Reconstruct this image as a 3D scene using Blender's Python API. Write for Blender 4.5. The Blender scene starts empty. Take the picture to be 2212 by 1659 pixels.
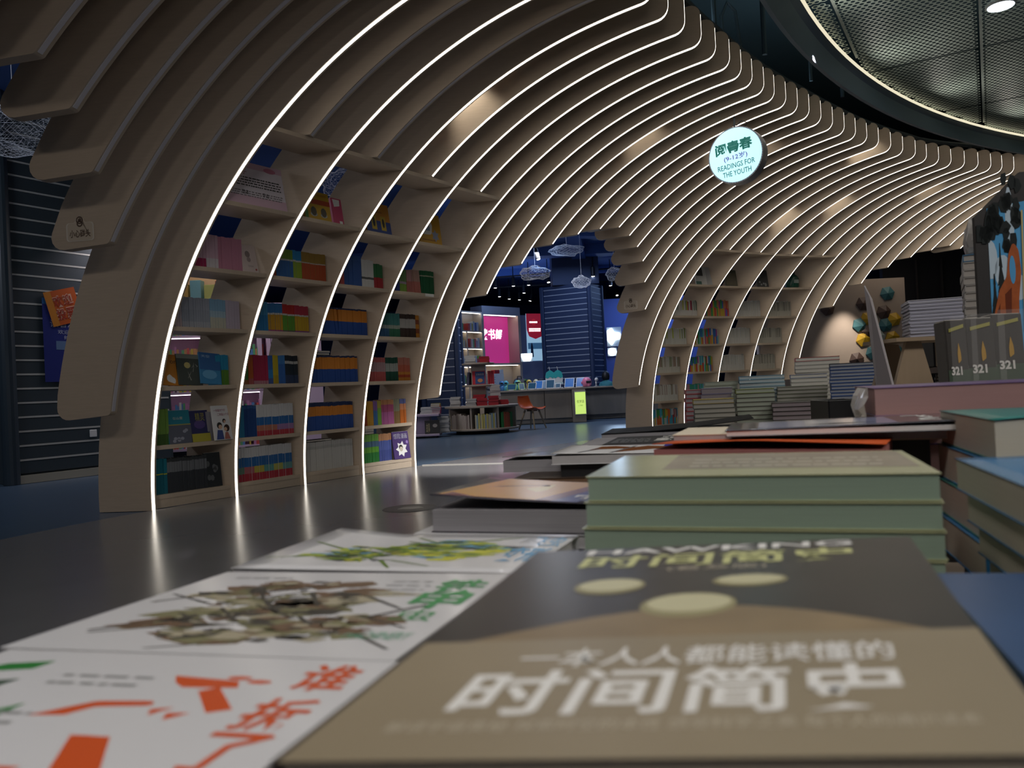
import bpy, bmesh, math, random
from mathutils import Vector, Matrix
rnd = random.Random(7)
SC = bpy.context.scene
COL = SC.collection

# ------------------------------------------------------------------ camera
F_PX, PITCH, ROLL, EYE = 1725.0, 0.00785, -0.04856, 0.7696
_fw = Vector((0, math.cos(PITCH), math.sin(PITCH)))
_u0 = Vector((0, -math.sin(PITCH), math.cos(PITCH)))
_r0 = Vector((1, 0, 0))
C_R = _r0 * math.cos(ROLL) + _u0 * math.sin(ROLL)
C_U = -_r0 * math.sin(ROLL) + _u0 * math.cos(ROLL)
C_F = _fw
C_P = Vector((0, 0, EYE))
camd = bpy.data.cameras.new('camera')
cam = bpy.data.objects.new('camera', camd)
COL.objects.link(cam)
camd.sensor_width = 36.0
camd.lens = 36.0 * F_PX / 2212.0
camd.clip_start, camd.clip_end = 0.01, 100
camd.dof.use_dof = True
camd.dof.focus_distance = 6.5
camd.dof.aperture_fstop = 11.5
cam.matrix_world = Matrix(((C_R.x, C_U.x, -C_F.x, C_P.x), (C_R.y, C_U.y, -C_F.y, C_P.y), (C_R.z, C_U.z, -C_F.z, C_P.z), (0, 0, 0, 1)))
SC.camera = cam

# ------------------------------------------------------------------ world, exposure
world = bpy.data.worlds.new('world')
SC.world = world
world.use_nodes = True
world.node_tree.nodes['Background'].inputs[0].default_value = (0.35, 0.5, 0.8, 1)
world.node_tree.nodes['Background'].inputs[1].default_value = 0.03
SC.view_settings.view_transform = 'Standard'
SC.view_settings.look = 'None'
SC.view_settings.gamma = 1.0
SC.view_settings.exposure = 0.12
SC.view_settings.use_curve_mapping = False

LAMP = 1.0
def area(name, loc, size, watt, color=(1, .95, .88), target=None, spread=None):
    l = bpy.data.lights.new(name, 'AREA'); l.energy = watt * LAMP; l.color = color; l.shape = 'DISK'; l.size = size
    if spread: l.spread = math.radians(spread)
    o = bpy.data.objects.new(name, l); COL.objects.link(o); o.location = loc
    d = (Vector(target) - Vector(loc)) if target else Vector((0, 0, -1))
    o.rotation_euler = d.to_track_quat('-Z', 'Y').to_euler()
    return o
def spot(name, loc, target, watt, angle=50, color=(1, .93, .82), blend=.6, rad=.04):
    l = bpy.data.lights.new(name, 'SPOT'); l.energy = watt * LAMP; l.color = color; l.spot_size = math.radians(angle)
    l.spot_blend = blend; l.shadow_soft_size = rad
    o = bpy.data.objects.new(name, l); COL.objects.link(o); o.location = loc
    o.rotation_euler = (Vector(target) - Vector(loc)).to_track_quat('-Z', 'Y').to_euler()
    return o
# ceiling lights of the round ceiling: behind the viewer, over the display tables and over the aisle
area('ceiling_light_rear', (0.4, -1.8, 4.3), 1.2, 95, (1, .95, .90))
area('ceiling_light_rear_right', (3.6, -1.2, 4.3), 1.2, 85, (1, .94, .88))
area('ceiling_light_rear_left', (-2.6, -1.6, 4.3), 1.2, 48, (1, .92, .84))
spot('downlight_table', (0.15, 0.55, 4.4), (-0.05, 0.5, 0.6), 62, 26, (.93, .96, 1), .8, .10)
spot('downlight_table_far', (2.2, 2.6, 4.4), (1.6, 3.9, 0.6), 90, 45, (1, .96, .9), .8, .12)
spot('downlight_aisle', (1.9, 6.6, 4.1), (-0.45, 8.35, 0.0), 1500, 26, (1, .97, .93), .9, .10)
spot('downlight_aisle_far', (3.3, 8.3, 4.1), (0.5, 9.6, 0.0), 900, 38, (1, .97, .93), .9, .10)
# shop zone beyond the bookcases
area('shop_light_blue', (1.5, 18.6, 3.9), 3.0, 40, (.45, .62, 1.0))
area('counter_fill', (0.8, 16.9, 3.7), .8, 45, (.9, .93, 1.0))  # added fill brightening the counter, not a fixture of the shop
area('book_table_fill', (-1.2, 13.2, 3.8), .8, 40, (1, .93, .85))  # added fill over the tiered table, no lamp of its own
area('shop_ceiling_fill', (0.0, 22.5, 2.9), 2.5, 26, (.4, .6, 1.0), (0.0, 22.5, 4.3))  # added upward fill to brighten the blue ceiling, no real uplight
area('shop_ceiling_fill_near', (0.2, 14.6, 3.0), 1.5, 10, (.4, .6, 1.0), (0.4, 15.0, 4.3))  # same added ceiling fill, nearer the doorway
area('shop_light_blue_far', (4.5, 22.5, 3.7), 3.0, 70, (.35, .55, 1.0))
area('shop_light_left', (-7.5, 14.5, 3.9), 3.0, 30, (.75, .8, 1.0))
area('shop_light_lilac', (-4.4, 9.9, 3.2), 1.2, 34, (1, .9, .95), (-4.4, 11.8, 0.6))
area('slat_panel_fill', (-6.3, 5.4, 3.9), 1.2, 34, (.85, .9, 1.0), (-5.0, 9.2, 1.4))  # added fill, aimed to brighten the left slatted panel
area('shop_light_right', (8.5, 17.0, 3.6), 2.0, 10, (1, .85, .7))

# ------------------------------------------------------------------ helpers
WL = {}
def ray(x, y): return C_F + C_R * ((x - 1106) / F_PX) - C_U * ((y - 829.5) / F_PX)
def pz(x, y, z):
    d = ray(x, y); return C_P + d * ((z - EYE) / d.z)
def pd(x, y, Y):
    d = ray(x, y); return C_P + d * (Y / d.y)

_mats = {}
def M(name, col, rough=.6, metal=0.0, emit=0.0, ecol=None, noise=0.0, nscale=30.0, stretch=None, spec=.5, bump=0.0, alpha=1.0, trans=0.0):
    if name in _mats: return _mats[name]
    m = bpy.data.materials.new(name); m.use_nodes = True
    nt = m.node_tree; b = nt.nodes['Principled BSDF']
    b.inputs['Base Color'].default_value = (*col, 1); b.inputs['Roughness'].default_value = rough
    b.inputs['Metallic'].default_value = metal; b.inputs['Specular IOR Level'].default_value = spec
    b.inputs['Alpha'].default_value = alpha; b.inputs['Transmission Weight'].default_value = trans
    if emit:
        b.inputs['Emission Color'].default_value = (*(ecol or col), 1); b.inputs['Emission Strength'].default_value = emit
    if noise or bump:
        tc = nt.nodes.new('ShaderNodeTexCoord'); mp = nt.nodes.new('ShaderNodeMapping'); nz = nt.nodes.new('ShaderNodeTexNoise')
        nt.links.new(tc.outputs['Object'], mp.inputs[0]); nt.links.new(mp.outputs[0], nz.inputs['Vector'])
        if stretch: mp.inputs['Scale'].default_value = stretch
        nz.inputs['Scale'].default_value = nscale; nz.inputs['Detail'].default_value = 5
        if noise:
            mx = nt.nodes.new('ShaderNodeMix'); mx.data_type = 'RGBA'
            mx.inputs[6].default_value = (*[max(0, c * (1 - noise)) for c in col], 1)
            mx.inputs[7].default_value = (*[min(1, c * (1 + noise)) for c in col], 1)
            nt.links.new(nz.outputs[0], mx.inputs[0]); nt.links.new(mx.outputs[2], b.inputs['Base Color'])
        if bump:
            bp = nt.nodes.new('ShaderNodeBump'); bp.inputs['Strength'].default_value = bump; bp.inputs['Distance'].default_value = .002
            nt.links.new(nz.outputs[0], bp.inputs['Height']); nt.links.new(bp.outputs[0], b.inputs['Normal'])
    _mats[name] = m
    return m
def K(r, g, b, rough=.45):
    return M('paint_%02d_%02d_%02d_%02d' % (r * 99, g * 99, b * 99, rough * 99), (r, g, b), rough)

def tag(o, label=None, cat=None, group=None, kind=None):
    if label: o['label'] = label
    if cat: o['category'] = cat
    if group: o['group'] = group
    if kind: o['kind'] = kind
    return o
def thing(name, label, cat, loc, group=None):
    o = bpy.data.objects.new(name, None); COL.objects.link(o); o.empty_display_size = .1
    o.location = loc; WL[o.name] = Vector(loc)
    return tag(o, label, cat, group)
def obj(name, verts, faces, mats, parent=None, fm=None, smooth=False, uvs=None):
    """one mesh object from world-space vertices, origin at its base"""
    vs = [Vector(v) for v in verts]
    mn = Vector((min(v.x for v in vs), min(v.y for v in vs), min(v.z for v in vs)))
    mx = Vector((max(v.x for v in vs), max(v.y for v in vs), max(v.z for v in vs)))
    org = Vector(((mn.x + mx.x) / 2, (mn.y + mx.y) / 2, mn.z))
    me = bpy.data.meshes.new(name)
    me.from_pydata([v - org for v in vs], [], faces)
    if not isinstance(mats, (list, tuple)): mats = [mats]
    for m in mats: me.materials.append(m)
    if fm: me.polygons.foreach_set('material_index', fm)
    if smooth: me.polygons.foreach_set('use_smooth', [True] * len(me.polygons))
    me.update()
    o = bpy.data.objects.new(name, me); COL.objects.link(o)
    WL[o.name] = org
    if parent is not None:
        o.parent = parent; o.location = org - WL[parent.name]
    else: o.location = org
    return o
class MB:
    """collects shapes; build() links them as one mesh"""
    def __init__(s): s.v = []; s.f = []; s.m = []; s.mats = []
    def mi(s, m):
        if m not in s.mats: s.mats.append(m)
        return s.mats.index(m)
    def add(s, vs, fs, m):
        k = len(s.v); i = s.mi(m); s.v += [Vector(v) for v in vs]
        for f in fs: s.f.append([a + k for a in f]); s.m.append(i)
        return s
    def box(s, c, size, m, ax=None, bev=0):
        ex, ey, ez = ax or (Vector((1, 0, 0)), Vector((0, 1, 0)), Vector((0, 0, 1)))
        c = Vector(c); hx, hy, hz = [q / 2 for q in size]
        if bev and bev < min(hx, hy, hz):
            vs, fs = [], []
            b = bev
            def P(x, y, z): vs.append(c + ex * x + ey * y + ez * z); return len(vs) - 1
            A = {}
            for sx in (-1, 1):
                for sy in (-1, 1):
                    for sz in (-1, 1):
                        A[sx, sy, sz] = (P(sx * hx, sy * (hy - b), sz * (hz - b)), P(sx * (hx - b), sy * hy, sz * (hz - b)), P(sx * (hx - b), sy * (hy - b), sz * hz))
            def q(a, flip): fs.append(a if not flip else a[::-1])
            for sg in (-1, 1):
                q([A[sg, -1, -1][0], A[sg, 1, -1][0], A[sg, 1, 1][0], A[sg, -1, 1][0]], sg < 0)
                q([A[-1, sg, -1][1], A[-1, sg, 1][1], A[1, sg, 1][1], A[1, sg, -1][1]], sg < 0)
                q([A[-1, -1, sg][2], A[1, -1, sg][2], A[1, 1, sg][2], A[-1, 1, sg][2]], sg < 0)
            for a in (-1, 1):
                for d in (-1, 1):
                    q([A[a, d, -1][0], A[a, d, -1][1], A[a, d, 1][1], A[a, d, 1][0]], a * d < 0)
                    q([A[-1, a, d][1], A[-1, a, d][2], A[1, a, d][2], A[1, a, d][1]], a * d < 0)
                    q([A[a, -1, d][2], A[a, -1, d][0], A[a, 1, d][0], A[a, 1, d][2]], a * d < 0)
                    for e in (-1, 1): q(list(A[a, d, e]), a * d * e < 0)
            return s.add(vs, fs, m)
        vs = [c + ex * (x * hx) + ey * (y * hy) + ez * (z * hz) for x in (-1, 1) for y in (-1, 1) for z in (-1, 1)]
        return s.add(vs, [(0, 1, 3, 2), (4, 6, 7, 5), (0, 4, 5, 1), (2, 3, 7, 6), (0, 2, 6, 4), (1, 5, 7, 3)], m)
    def quadprism(s, low, up, m):
        n = len(low)
        fs = [list(range(n))[::-1], list(range(n, 2 * n))] + [[i, (i + 1) % n, (i + 1) % n + n, i + n] for i in range(n)]
        return s.add(list(low) + list(up), fs, m)
    def tube(s, pts, r, m, seg=8, caps=True):
        pts = [Vector(p) for p in pts]; rs = r if isinstance(r, (list, tuple)) else [r] * len(pts)
        vs, fs = [], []
        prev = None
        for i, p in enumerate(pts):
            t = (pts[min(i + 1, len(pts) - 1)] - pts[max(i - 1, 0)]).normalized()
            a = prev if prev is not None else (Vector((0, 0, 1)) if abs(t.z) < .9 else Vector((1, 0, 0)))
            a = (a - t * a.dot(t)).normalized(); b = t.cross(a); prev = a
            for k in range(seg):
                w = 2 * math.pi * k / seg; vs.append(p + (a * math.cos(w) + b * math.sin(w)) * rs[i])
        for i in range(len(pts) - 1):
            for k in range(seg):
                fs.append([i * seg + k, i * seg + (k + 1) % seg, (i + 1) * seg + (k + 1) % seg, (i + 1) * seg + k])
        if caps: fs += [list(range(seg))[::-1], list(range((len(pts) - 1) * seg, len(pts) * seg))]
        return s.add(vs, fs, m)
    def lathe(s, c, prof, m, seg=24, ax=None):
        ex, ey, ez = ax or (Vector((1, 0, 0)), Vector((0, 1, 0)), Vector((0, 0, 1)))
        c = Vector(c); vs, fs = [], []
        for (r, z) in prof:
            for k in range(seg):
                w = 2 * math.pi * k / seg; vs.append(c + ex * (r * math.cos(w)) + ey * (r * math.sin(w)) + ez * z)
        for i in range(len(prof) - 1):
            for k in range(seg): fs.append([i * seg + k, i * seg + (k + 1) % seg, (i + 1) * seg + (k + 1) % seg, (i + 1) * seg + k])
        fs += [list(range(seg))[::-1], list(range((len(prof) - 1) * seg, len(prof) * seg))]
        return s.add(vs, fs, m)
    def prism(s, poly, o, ex, ey, ez, t, m):
        """polygon (x,y) in frame, thickness t along ez"""
        low = [Vector(o) + ex * x + ey * y for x, y in poly]; up = [v + ez * t for v in low]
        return s.quadprism(low, up, m)
    def build(s, name, parent=None, smooth=False):
        return obj(name, s.v, s.f, s.mats, parent, s.m, smooth)
def one(name, shape, m, parent=None):
    b = MB(); shape(b); return b.build(name, parent)
def boxo(name, c, size, m, parent=None, ax=None, bev=0): return MB().box(c, size, m, ax, bev).build(name, parent)
def rotz(a): return (Vector((math.cos(a), math.sin(a), 0)), Vector((-math.sin(a), math.cos(a), 0)), Vector((0, 0, 1)))

_txt = {}
def text_geo(s, bold=0.0):
    k = (s, bold)
    if k not in _txt:
        c = bpy.data.curves.new('lettering', 'FONT'); c.body = s; c.resolution_u = 2; c.offset = bold
        o = bpy.data.objects.new('lettering', c); COL.objects.link(o)
        me = bpy.data.meshes.new_from_object(o.evaluated_get(bpy.context.evaluated_depsgraph_get()))
        vs = [v.co.copy() for v in me.vertices]; fs = [list(p.vertices) for p in me.polygons]
        bpy.data.objects.remove(o); bpy.data.curves.remove(c); bpy.data.meshes.remove(me)
        x0 = min(v.x for v in vs); x1 = max(v.x for v in vs); y0 = min(v.y for v in vs); y1 = max(v.y for v in vs)
        _txt[k] = ([((v.x - x0) / (x1 - x0), (v.y - y0) / (y1 - y0)) for v in vs], fs, (x1 - x0) / (y1 - y0))
    return _txt[k]
def text_on(name, s, mapf, u0, v0, u1, v1, m, parent, bold=0.0):
    """lettering stretched into the box (u0,v0)-(u1,v1) of a surface given by mapf(u,v)"""
    vs, fs, _ = text_geo(s, bold)
    return obj(name, [mapf(u0 + (u1 - u0) * x, v0 + (v1 - v0) * y) for x, y in vs], fs, m, parent)

# ------------------------------------------------------------------ materials
WOOD = M('rib_plywood', (.50, .40, .305), .42, noise=.10, nscale=9, stretch=(1, 1, 9), bump=.05)
WOODE = M('rib_edge', (.46, .38, .30), .5, noise=.08, nscale=20)
SHELFW = M('shelf_board', (.50, .41, .32), .45, noise=.08, nscale=12, stretch=(1, 8, 1))
LED = M('led_diffuser_lit', (1, .96, .9), .5, emit=3.2, ecol=(1, .92, .80))
LEDOFF = M('led_diffuser_off', (.55, .54, .62), .35)
PAPER = M('paper_edges', (.62, .59, .53), .8, noise=.12, nscale=60, stretch=(1, 1, 12))
PAPERW = M('paper_white', (.75, .74, .73), .6)
INK = M('ink_black', (.02, .02, .02), .5)
WHITE = M('print_white', (.8, .8, .8), .4)
DARKB = M('dark_slat', (.035, .05, .062), .55)
STRIP = M('groove_aluminium', (.50, .50, .47), .5)
CEILM = M('ceiling_dark', (.05, .075, .09), .8)
GREYF = M('floor_grey', (.19, .19, .20), .22, noise=.08, nscale=3)
BLUEF = M('floor_blue', (.07, .115, .18), .28, noise=.08, nscale=3)

# ------------------------------------------------------------------ arch geometry
SCL = 1.25
CO = [2.7909, 0.37, 0.0794, 0.0025, 0.0025, -0.0008, 0.0007, 0.0011]
def cheb(x):
    t0, t1 = 1.0, x; s = CO[0] + CO[1] * x
    for c in CO[2:]:
        t0, t1 = t1, 2 * x * t1 - t0; s += c * t1
    return s
def prof(th):
    r = cheb(th / .8 - 1); return ((2.5 - r * math.cos(th)) * SCL, r * math.sin(th) * SCL)
PROF = [prof(1.66 * i / 400) for i in range(401)]
def d_at(z):
    for i in range(400):
        if PROF[i + 1][1] >= z:
            a, b = PROF[i], PROF[i + 1]; return a[0] + (b[0] - a[0]) * (z - a[1]) / (b[1] - a[1])
    return PROF[-1][0]
FEET = {-6: (-3.584, 3.164), -5: (-3.526, 3.581), -4: (-3.455, 3.98), -3: (-3.372, 4.361), -2: (-3.275, 4.725), -1: (-3.166, 5.07), 0: (-3.043, 5.395), 1: (-2.903, 5.705), 2: (-2.734, 6.014), 3: (-2.538, 6.333), 4: (-2.331, 6.66), 5: (-2.13, 6.992), 6: (-1.933, 7.324), 7: (-1.732, 7.656), 8: (-1.522, 7.985), 9: (-1.302, 8.31), 10: (-1.08, 8.627), 11: (-.866, 8.935), 12: (-.659, 9.237), 13: (-.453, 9.536), 14: (-.245, 9.834), 15: (-.032, 10.13), 16: (.188, 10.426), 17: (.417, 10.721), 18: (.653, 11.014), 19: (.896, 11.303), 20: (1.143, 11.588), 21: (1.394, 11.865), 22: (1.649, 12.133), 23: (1.914, 12.39), 24: (2.192, 12.635), 25: (2.485, 12.866), 26: (2.79, 13.085), 27: (3.103, 13.291), 28: (3.42, 13.485), 29: (3.739, 13.667), 30: (4.06, 13.835), 31: (4.38, 13.987), 32: (4.698, 14.123), 33: (5.011, 14.241), 34: (5.318, 14.34), 35: (5.617, 14.422), 36: (5.907, 14.485), 37: (6.189, 14.531), 38: (6.461, 14.56), 39: (6.724, 14.573), 40: (6.977, 14.57), 41: (7.222, 14.551), 42: (7.457, 14.517)}
DEND = {7: 2.67, 8: 2.68, 9: 2.69, 10: 2.69, 11: 2.7, 12: 2.7, 13: 2.7, 14: 2.71, 15: 2.71, 16: 2.72, 17: 2.73, 18: 2.74, 19: 2.75, 20: 2.76, 21: 2.77, 22: 2.775, 23: 2.775, 24: 2.77, 25: 2.76, 26: 2.74, 27: 2.72, 28: 2.68, 29: 2.65, 30: 2.62, 31: 2.6, 32: 2.58, 33: 2.55, 34: 2.5, 35: 2.46}
ZEND = {24: 3.235, 26: 3.21, 28: 3.19, 30: 3.17, 32: 3.15, 34: 3.13, 36: 3.12}
def head(n): return .1323 + math.radians(1.0) * (max(0, n - 10) ** 2 / (abs(n - 10) + 6.0))
def inw(n): a = head(n); return Vector((math.cos(a), -math.sin(a), 0))
def nrm(n): a = head(n); return Vector((math.sin(a), math.cos(a), 0))
def foot(n): return Vector((*FEET[n], 0))
RIBW, RIBT = .42, .075
def sag(n, z): return z * (1 - .024 * min(1, max(0, n - 18) / 10) * max(0, z / 4.1) ** 4)
def rp(n, d, z, w=0.0): return foot(n) + inw(n) * d + nrm(n) * w + Vector((0, 0, sag(n, z)))
LOWZ = {}
_cls = [2.27, 2.22, 2.135, 2.01, 1.80, 1.50, .585]
for n in range(-6, 43):
    m = n % 22
    if m in (0, 1): c = 5 if m == 0 else 6
    elif 2 <= m <= 10: c = None
    else: c = abs(m - 17)
    if c is None:
        LOWZ[n] = 0.0 if m % 2 == 0 else 2.82 + .0
    else:
        LOWZ[n] = (_cls[c] + (.08 if n > 33 else 0)) * SCL
LEVELS = [.10, .478, .928, 1.378, 1.828, 2.304, 2.82]   # top faces of the boards, from the base up

def fillet(pts, seg=5):
    out = []
    n = len(pts)
    for i, (x, y, r) in enumerate(pts):
        if r <= 0: out.append((x, y)); continue
        p = Vector((x, y)); a = Vector(pts[i - 1][:2]) - p; b = Vector(pts[(i + 1) % n][:2]) - p
        ang = a.angle(b); t = min(r / math.tan(ang / 2), a.length * .98, b.length * .98); r2 = t * math.tan(ang / 2)
        an, bn = a.normalized(), b.normalized(); ce = p + (an + bn).normalized() * (r2 / math.sin(ang / 2))
        p0 = p + an * t - ce; p1 = p + bn * t - ce
        tot = p0.angle(p1); sgn = 1 if p0.x * p1.y - p0.y * p1.x > 0 else -1
        for k in range(seg + 1):
            w = sgn * tot * k / seg; out.append((ce.x + p0.x * math.cos(w) - p0.y * math.sin(w), ce.y + p0.x * math.sin(w) + p0.y * math.cos(w)))
    return out

def rib_outline(n):
    de = DEND.get(n, 2.67 if n < 7 else 2.46) * SCL
    z0 = LOWZ[n]
    curve = []
    acc = 1e9; last = None
    i0 = next(i for i in range(401) if PROF[i][1] >= z0)
    pts = [(d_at(z0) if z0 > 0 else 0.0, z0)] + PROF[i0:]
    keep = []
    for p in pts:
        if p[0] > de: break
        if last is None or math.hypot(p[0] - last[0], p[1] - last[1]) > .085: keep.append(p); last = p
    ze = d2z(de) * (ZEND.get(n - n % 2, 0) * SCL / 4.06 if 0 else 1)
    end = (de, ze)
    inner = [p for p in keep[1:] if math.hypot(p[0] - de, p[1] - ze) > .22 and math.hypot(p[0] - keep[0][0], p[1] - keep[0][1]) > .05]
    outer = []
    full = [keep[0]] + inner
    for k in range(len(full)):
        a = full[max(k - 1, 0)]; b = full[min(k + 1, len(full) - 1)]
        tx, ty = b[0] - a[0], b[1] - a[1]; l = math.hypot(tx, ty); outer.append((full[k][0] - ty / l * RIBW, full[k][1] + tx / l * RIBW))
    ztop = ze + .40
    # lower end
    m = n % 22
    if z0 == 0.0:
        poly = [(0, 0, 0)] + [(x, y, 0) for x, y in inner] + [(de, ze, .13), (de, ztop, .09)] + [(x, y, 0) for x, y in reversed(outer[1:])] + [(-RIBW, 0, 0)]
    elif 2 <= m <= 10:
        ox = d_at(z0) - .33
        poly = [(keep[0][0], z0, 0)] + [(x, y, 0) for x, y in inner] + [(de, ze, .13), (de, ztop, .09)] + [(x, y, 0) for x, y in reversed([q for q in outer if q[1] > z0 + .12])] + [(ox, z0, 0)]
    else:
        a = outer[0]; zb = z0 - .03
        # slide the outer curve down to the level of the lower edge
        dx = d_at(max(zb, .01)) - 0; t = (d_at(z0 + .02) - d_at(max(z0 - .02, .001))) / .04
        ln = math.hypot(1, t); hw = RIBW * ln
        oc = [q for q in outer[1:] if q[1] > zb + .14]
        poly = [(keep[0][0], z0, .035)] + [(x, y, 0) for x, y in inner] + [(de, ze, .13), (de, ztop, .09)] + [(x, y, 0) for x, y in reversed(oc)] + [(keep[0][0] - hw + .01, zb, .085)]
    return fillet(poly), len(inner)
def d2z(d):
    for i in range(400):
        if PROF[i + 1][0] >= d and i > 5:
            a, b = PROF[i], PROF[i + 1]; return a[1] + (b[1] - a[1]) * (d - a[0]) / (b[0] - a[0])
    return PROF[-1][1]
ORD = ['first', 'second', 'third', 'fourth', 'fifth', 'sixth', 'seventh', 'eighth', 'ninth', 'tenth', 'eleventh', 'twelfth', 'thirteenth']
def lit(n): return n >= 6 or n in (2, 4)
def rib_label(n):
    g = 'glowing' if lit(n) else 'unlit'
    if n < 2:
        return {1: 'lowest hanging unlit plywood rib left of the near bookcase, ending above the floor', 0: 'unlit plywood rib with the mind-your-head sticker at the left of the photo'}.get(n, '%s unlit plywood rib up from the stickered one, at the upper left' % ORD[-n - 1])
    if n <= 10:
        if n % 2 == 0: return '%s plywood upright from the left of the near bookcase, with %s edge' % (ORD[n // 2 - 1], g)
        return '%s short plywood rib with %s edge standing on top of the near bookcase' % (ORD[(n - 3) // 2], g)
    if n <= 23:
        if n == 22: return 'glowing plywood rib with the mind-your-head sticker beside the far bookcase'
        return '%s glowing rib over the doorway, counted from the near bookcase' % ORD[n - 11]
    if n <= 32:
        if n % 2 == 0: return '%s glowing plywood upright from the left of the far bookcase' % ORD[(n - 24) // 2]
        return '%s short glowing rib standing on top of the far bookcase' % ORD[(n - 25) // 2]
    return '%s glowing rib to the right of the far bookcase' % ORD[n - 33]
RIBS = {}
for n in range(-4, 41):
    poly, ni = rib_outline(n)
    o = thing('arch_rib', rib_label(n), 'rib', rp(n, poly[0][0], poly[0][1]), 'plywood arch ribs with light strips')
    w0, w1 = -RIBT / 2, RIBT / 2
    k = len(poly)
    vs = [rp(n, x, y, w0) for x, y in poly] + [rp(n, x, y, w1) for x, y in poly]
    fs = [list(range(k)), list(range(k, 2 * k))[::-1]] + [[(i + 1) % k, i, i + k, (i + 1) % k + k] for i in range(k)]
    obj('board', vs, fs, [WOOD, WOODE], o, [0, 0] + [1] * k)
    # light strip along the inner edge
    start = 0 if LOWZ[n] == 0 or 2 <= n % 22 <= 10 else 5
    path = []
    for i in range(start, k):
        x, y = poly[i]
        if i > ni and y > poly[0][1] + 1 and x < DEND.get(n, 2.67 if n < 7 else 2.46) * SCL - .35 and i > ni + 12: break
        path.append((x, y))
        if y > d2z(DEND.get(n, 2.67 if n < 7 else 2.46) * SCL) + .28: break
    a, b, h = w0 + .012, w0 + .046, .004
    vs, fs = [], []
    for i, (x, y) in enumerate(path):
        p, q = path[max(i - 1, 0)], path[min(i + 1, len(path) - 1)]
        tx, ty = q[0] - p[0], q[1] - p[1]; l = math.hypot(tx, ty) or 1
        nx, ny = ty / l, -tx / l
        for w, hh in ((a, -.002), (a, h), (b, h), (b, -.002)): vs.append(rp(n, x + nx * hh, y + ny * hh, w))
    for i in range(len(path) - 1):
        for j in range(4):
            fs.append([i * 4 + j, i * 4 + (j + 1) % 4, i * 4 + 4 + (j + 1) % 4, i * 4 + 4 + j])
    fs += [[0, 1, 2, 3], [len(vs) - 1, len(vs) - 2, len(vs) - 3, len(vs) - 4]]
    obj('light_strip', vs, fs, LED if lit(n) else LEDOFF, o)
    RIBS[n] = o
# head-height warning stickers on the two lowest hanging ribs
STICK = M('sticker', (.56, .47, .37), .35)
STICKE = M('sticker_rim', (.66, .6, .52), .35)
BROWN = M('sticker_ink', (.09, .05, .03), .6)
for n in (0, 22):
    z0 = LOWZ[n]; d0 = d_at(z0)
    def mp(u, v, e=.002): return rp(n, d0 - .30 + u * .20, z0 + .03 + v * .125, -RIBT / 2 - e)
    out = fillet([(0, 0, .02), (.2, 0, .02), (.2, .125, .02), (.135, .125, .01), (.135, .17, .045), (.065, .17, .045), (.065, .125, .01), (0, .125, .02)], 3)
    b = MB(); b.quadprism([mp(x / .2, y / .125, 0.0005) for x, y in out], [mp(x / .2, y / .125, .0015) for x, y in out], STICKE)
    st = b.build('sticker', RIBS[n])
    b = MB(); b.quadprism([mp(.05 + x / .2 * .9, .04 + y / .125 * .94, 0.0012) for x, y in out], [mp(.05 + x / .2 * .9, .04 + y / .125 * .94, .0022) for x, y in out], STICK)
    b.build('sticker_face', st)
    text_on('lettering', '小心碰头', lambda u, v: mp(u, v, .003), .12, .2, .88, .62, BROWN, st, .02)
    b = MB()
    for (cx, cy, r0, r1) in ((.5, 1.12, .026, .018), (.5, 1.12, .012, 0.0), (.5, .93, .022, .012)):
        ring = [(math.cos(2 * math.pi * i / 14), math.sin(2 * math.pi * i / 14)) for i in range(14)]
        vs = [mp(cx + x * r0 / .2, cy + y * r0 / .125, .003) for x, y in ring] + [mp(cx + x * r1 / .2, cy + y * r1 / .125, .003) for x, y in ring]
        b.add(vs, [[i, (i + 1) % 14, 14 + (i + 1) % 14, 14 + i] for i in range(14)], BROWN)
    b.build('emblem', st)

# ------------------------------------------------------------------ floor, ceiling, outer walls
def struct(o): o['kind'] = 'structure'; return o
xs = [foot(n) for n in range(-6, 43)]
far = [Vector((-3.6, -3, 0))] + xs + [Vector((14, 13.2, 0)), Vector((14, -3, 0))]
struct(obj('floor', far, [list(range(len(far)))[::-1]], GREYF))
lo = [Vector((-16, -3, -.004)), Vector((16, -3, -.004)), Vector((16, 34, -.004)), Vector((-16, 34, -.004))]
struct(obj('floor_blue', lo, [[0, 1, 2, 3]], BLUEF))
struct(boxo('ceiling', (0, 15.5, 6.85), (32, 37, .1), CEILM))
WALLD = M('wall_dark', (.035, .05, .07), .8)
struct(boxo('wall_left', (-15.9, 15.5, 3.4), (.2, 37, 6.8), WALLD))
struct(boxo('wall_right', (15.9, 15.5, 3.4), (.2, 37, 6.8), WALLD))
struct(boxo('wall_back', (0, 33.9, 3.4), (32, .2, 6.8), M('wall_back_blue', (.03, .07, .2), .8)))
struct(boxo('wall_front', (0, -2.9, 3.4), (32, .2, 6.8), WALLD))
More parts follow.
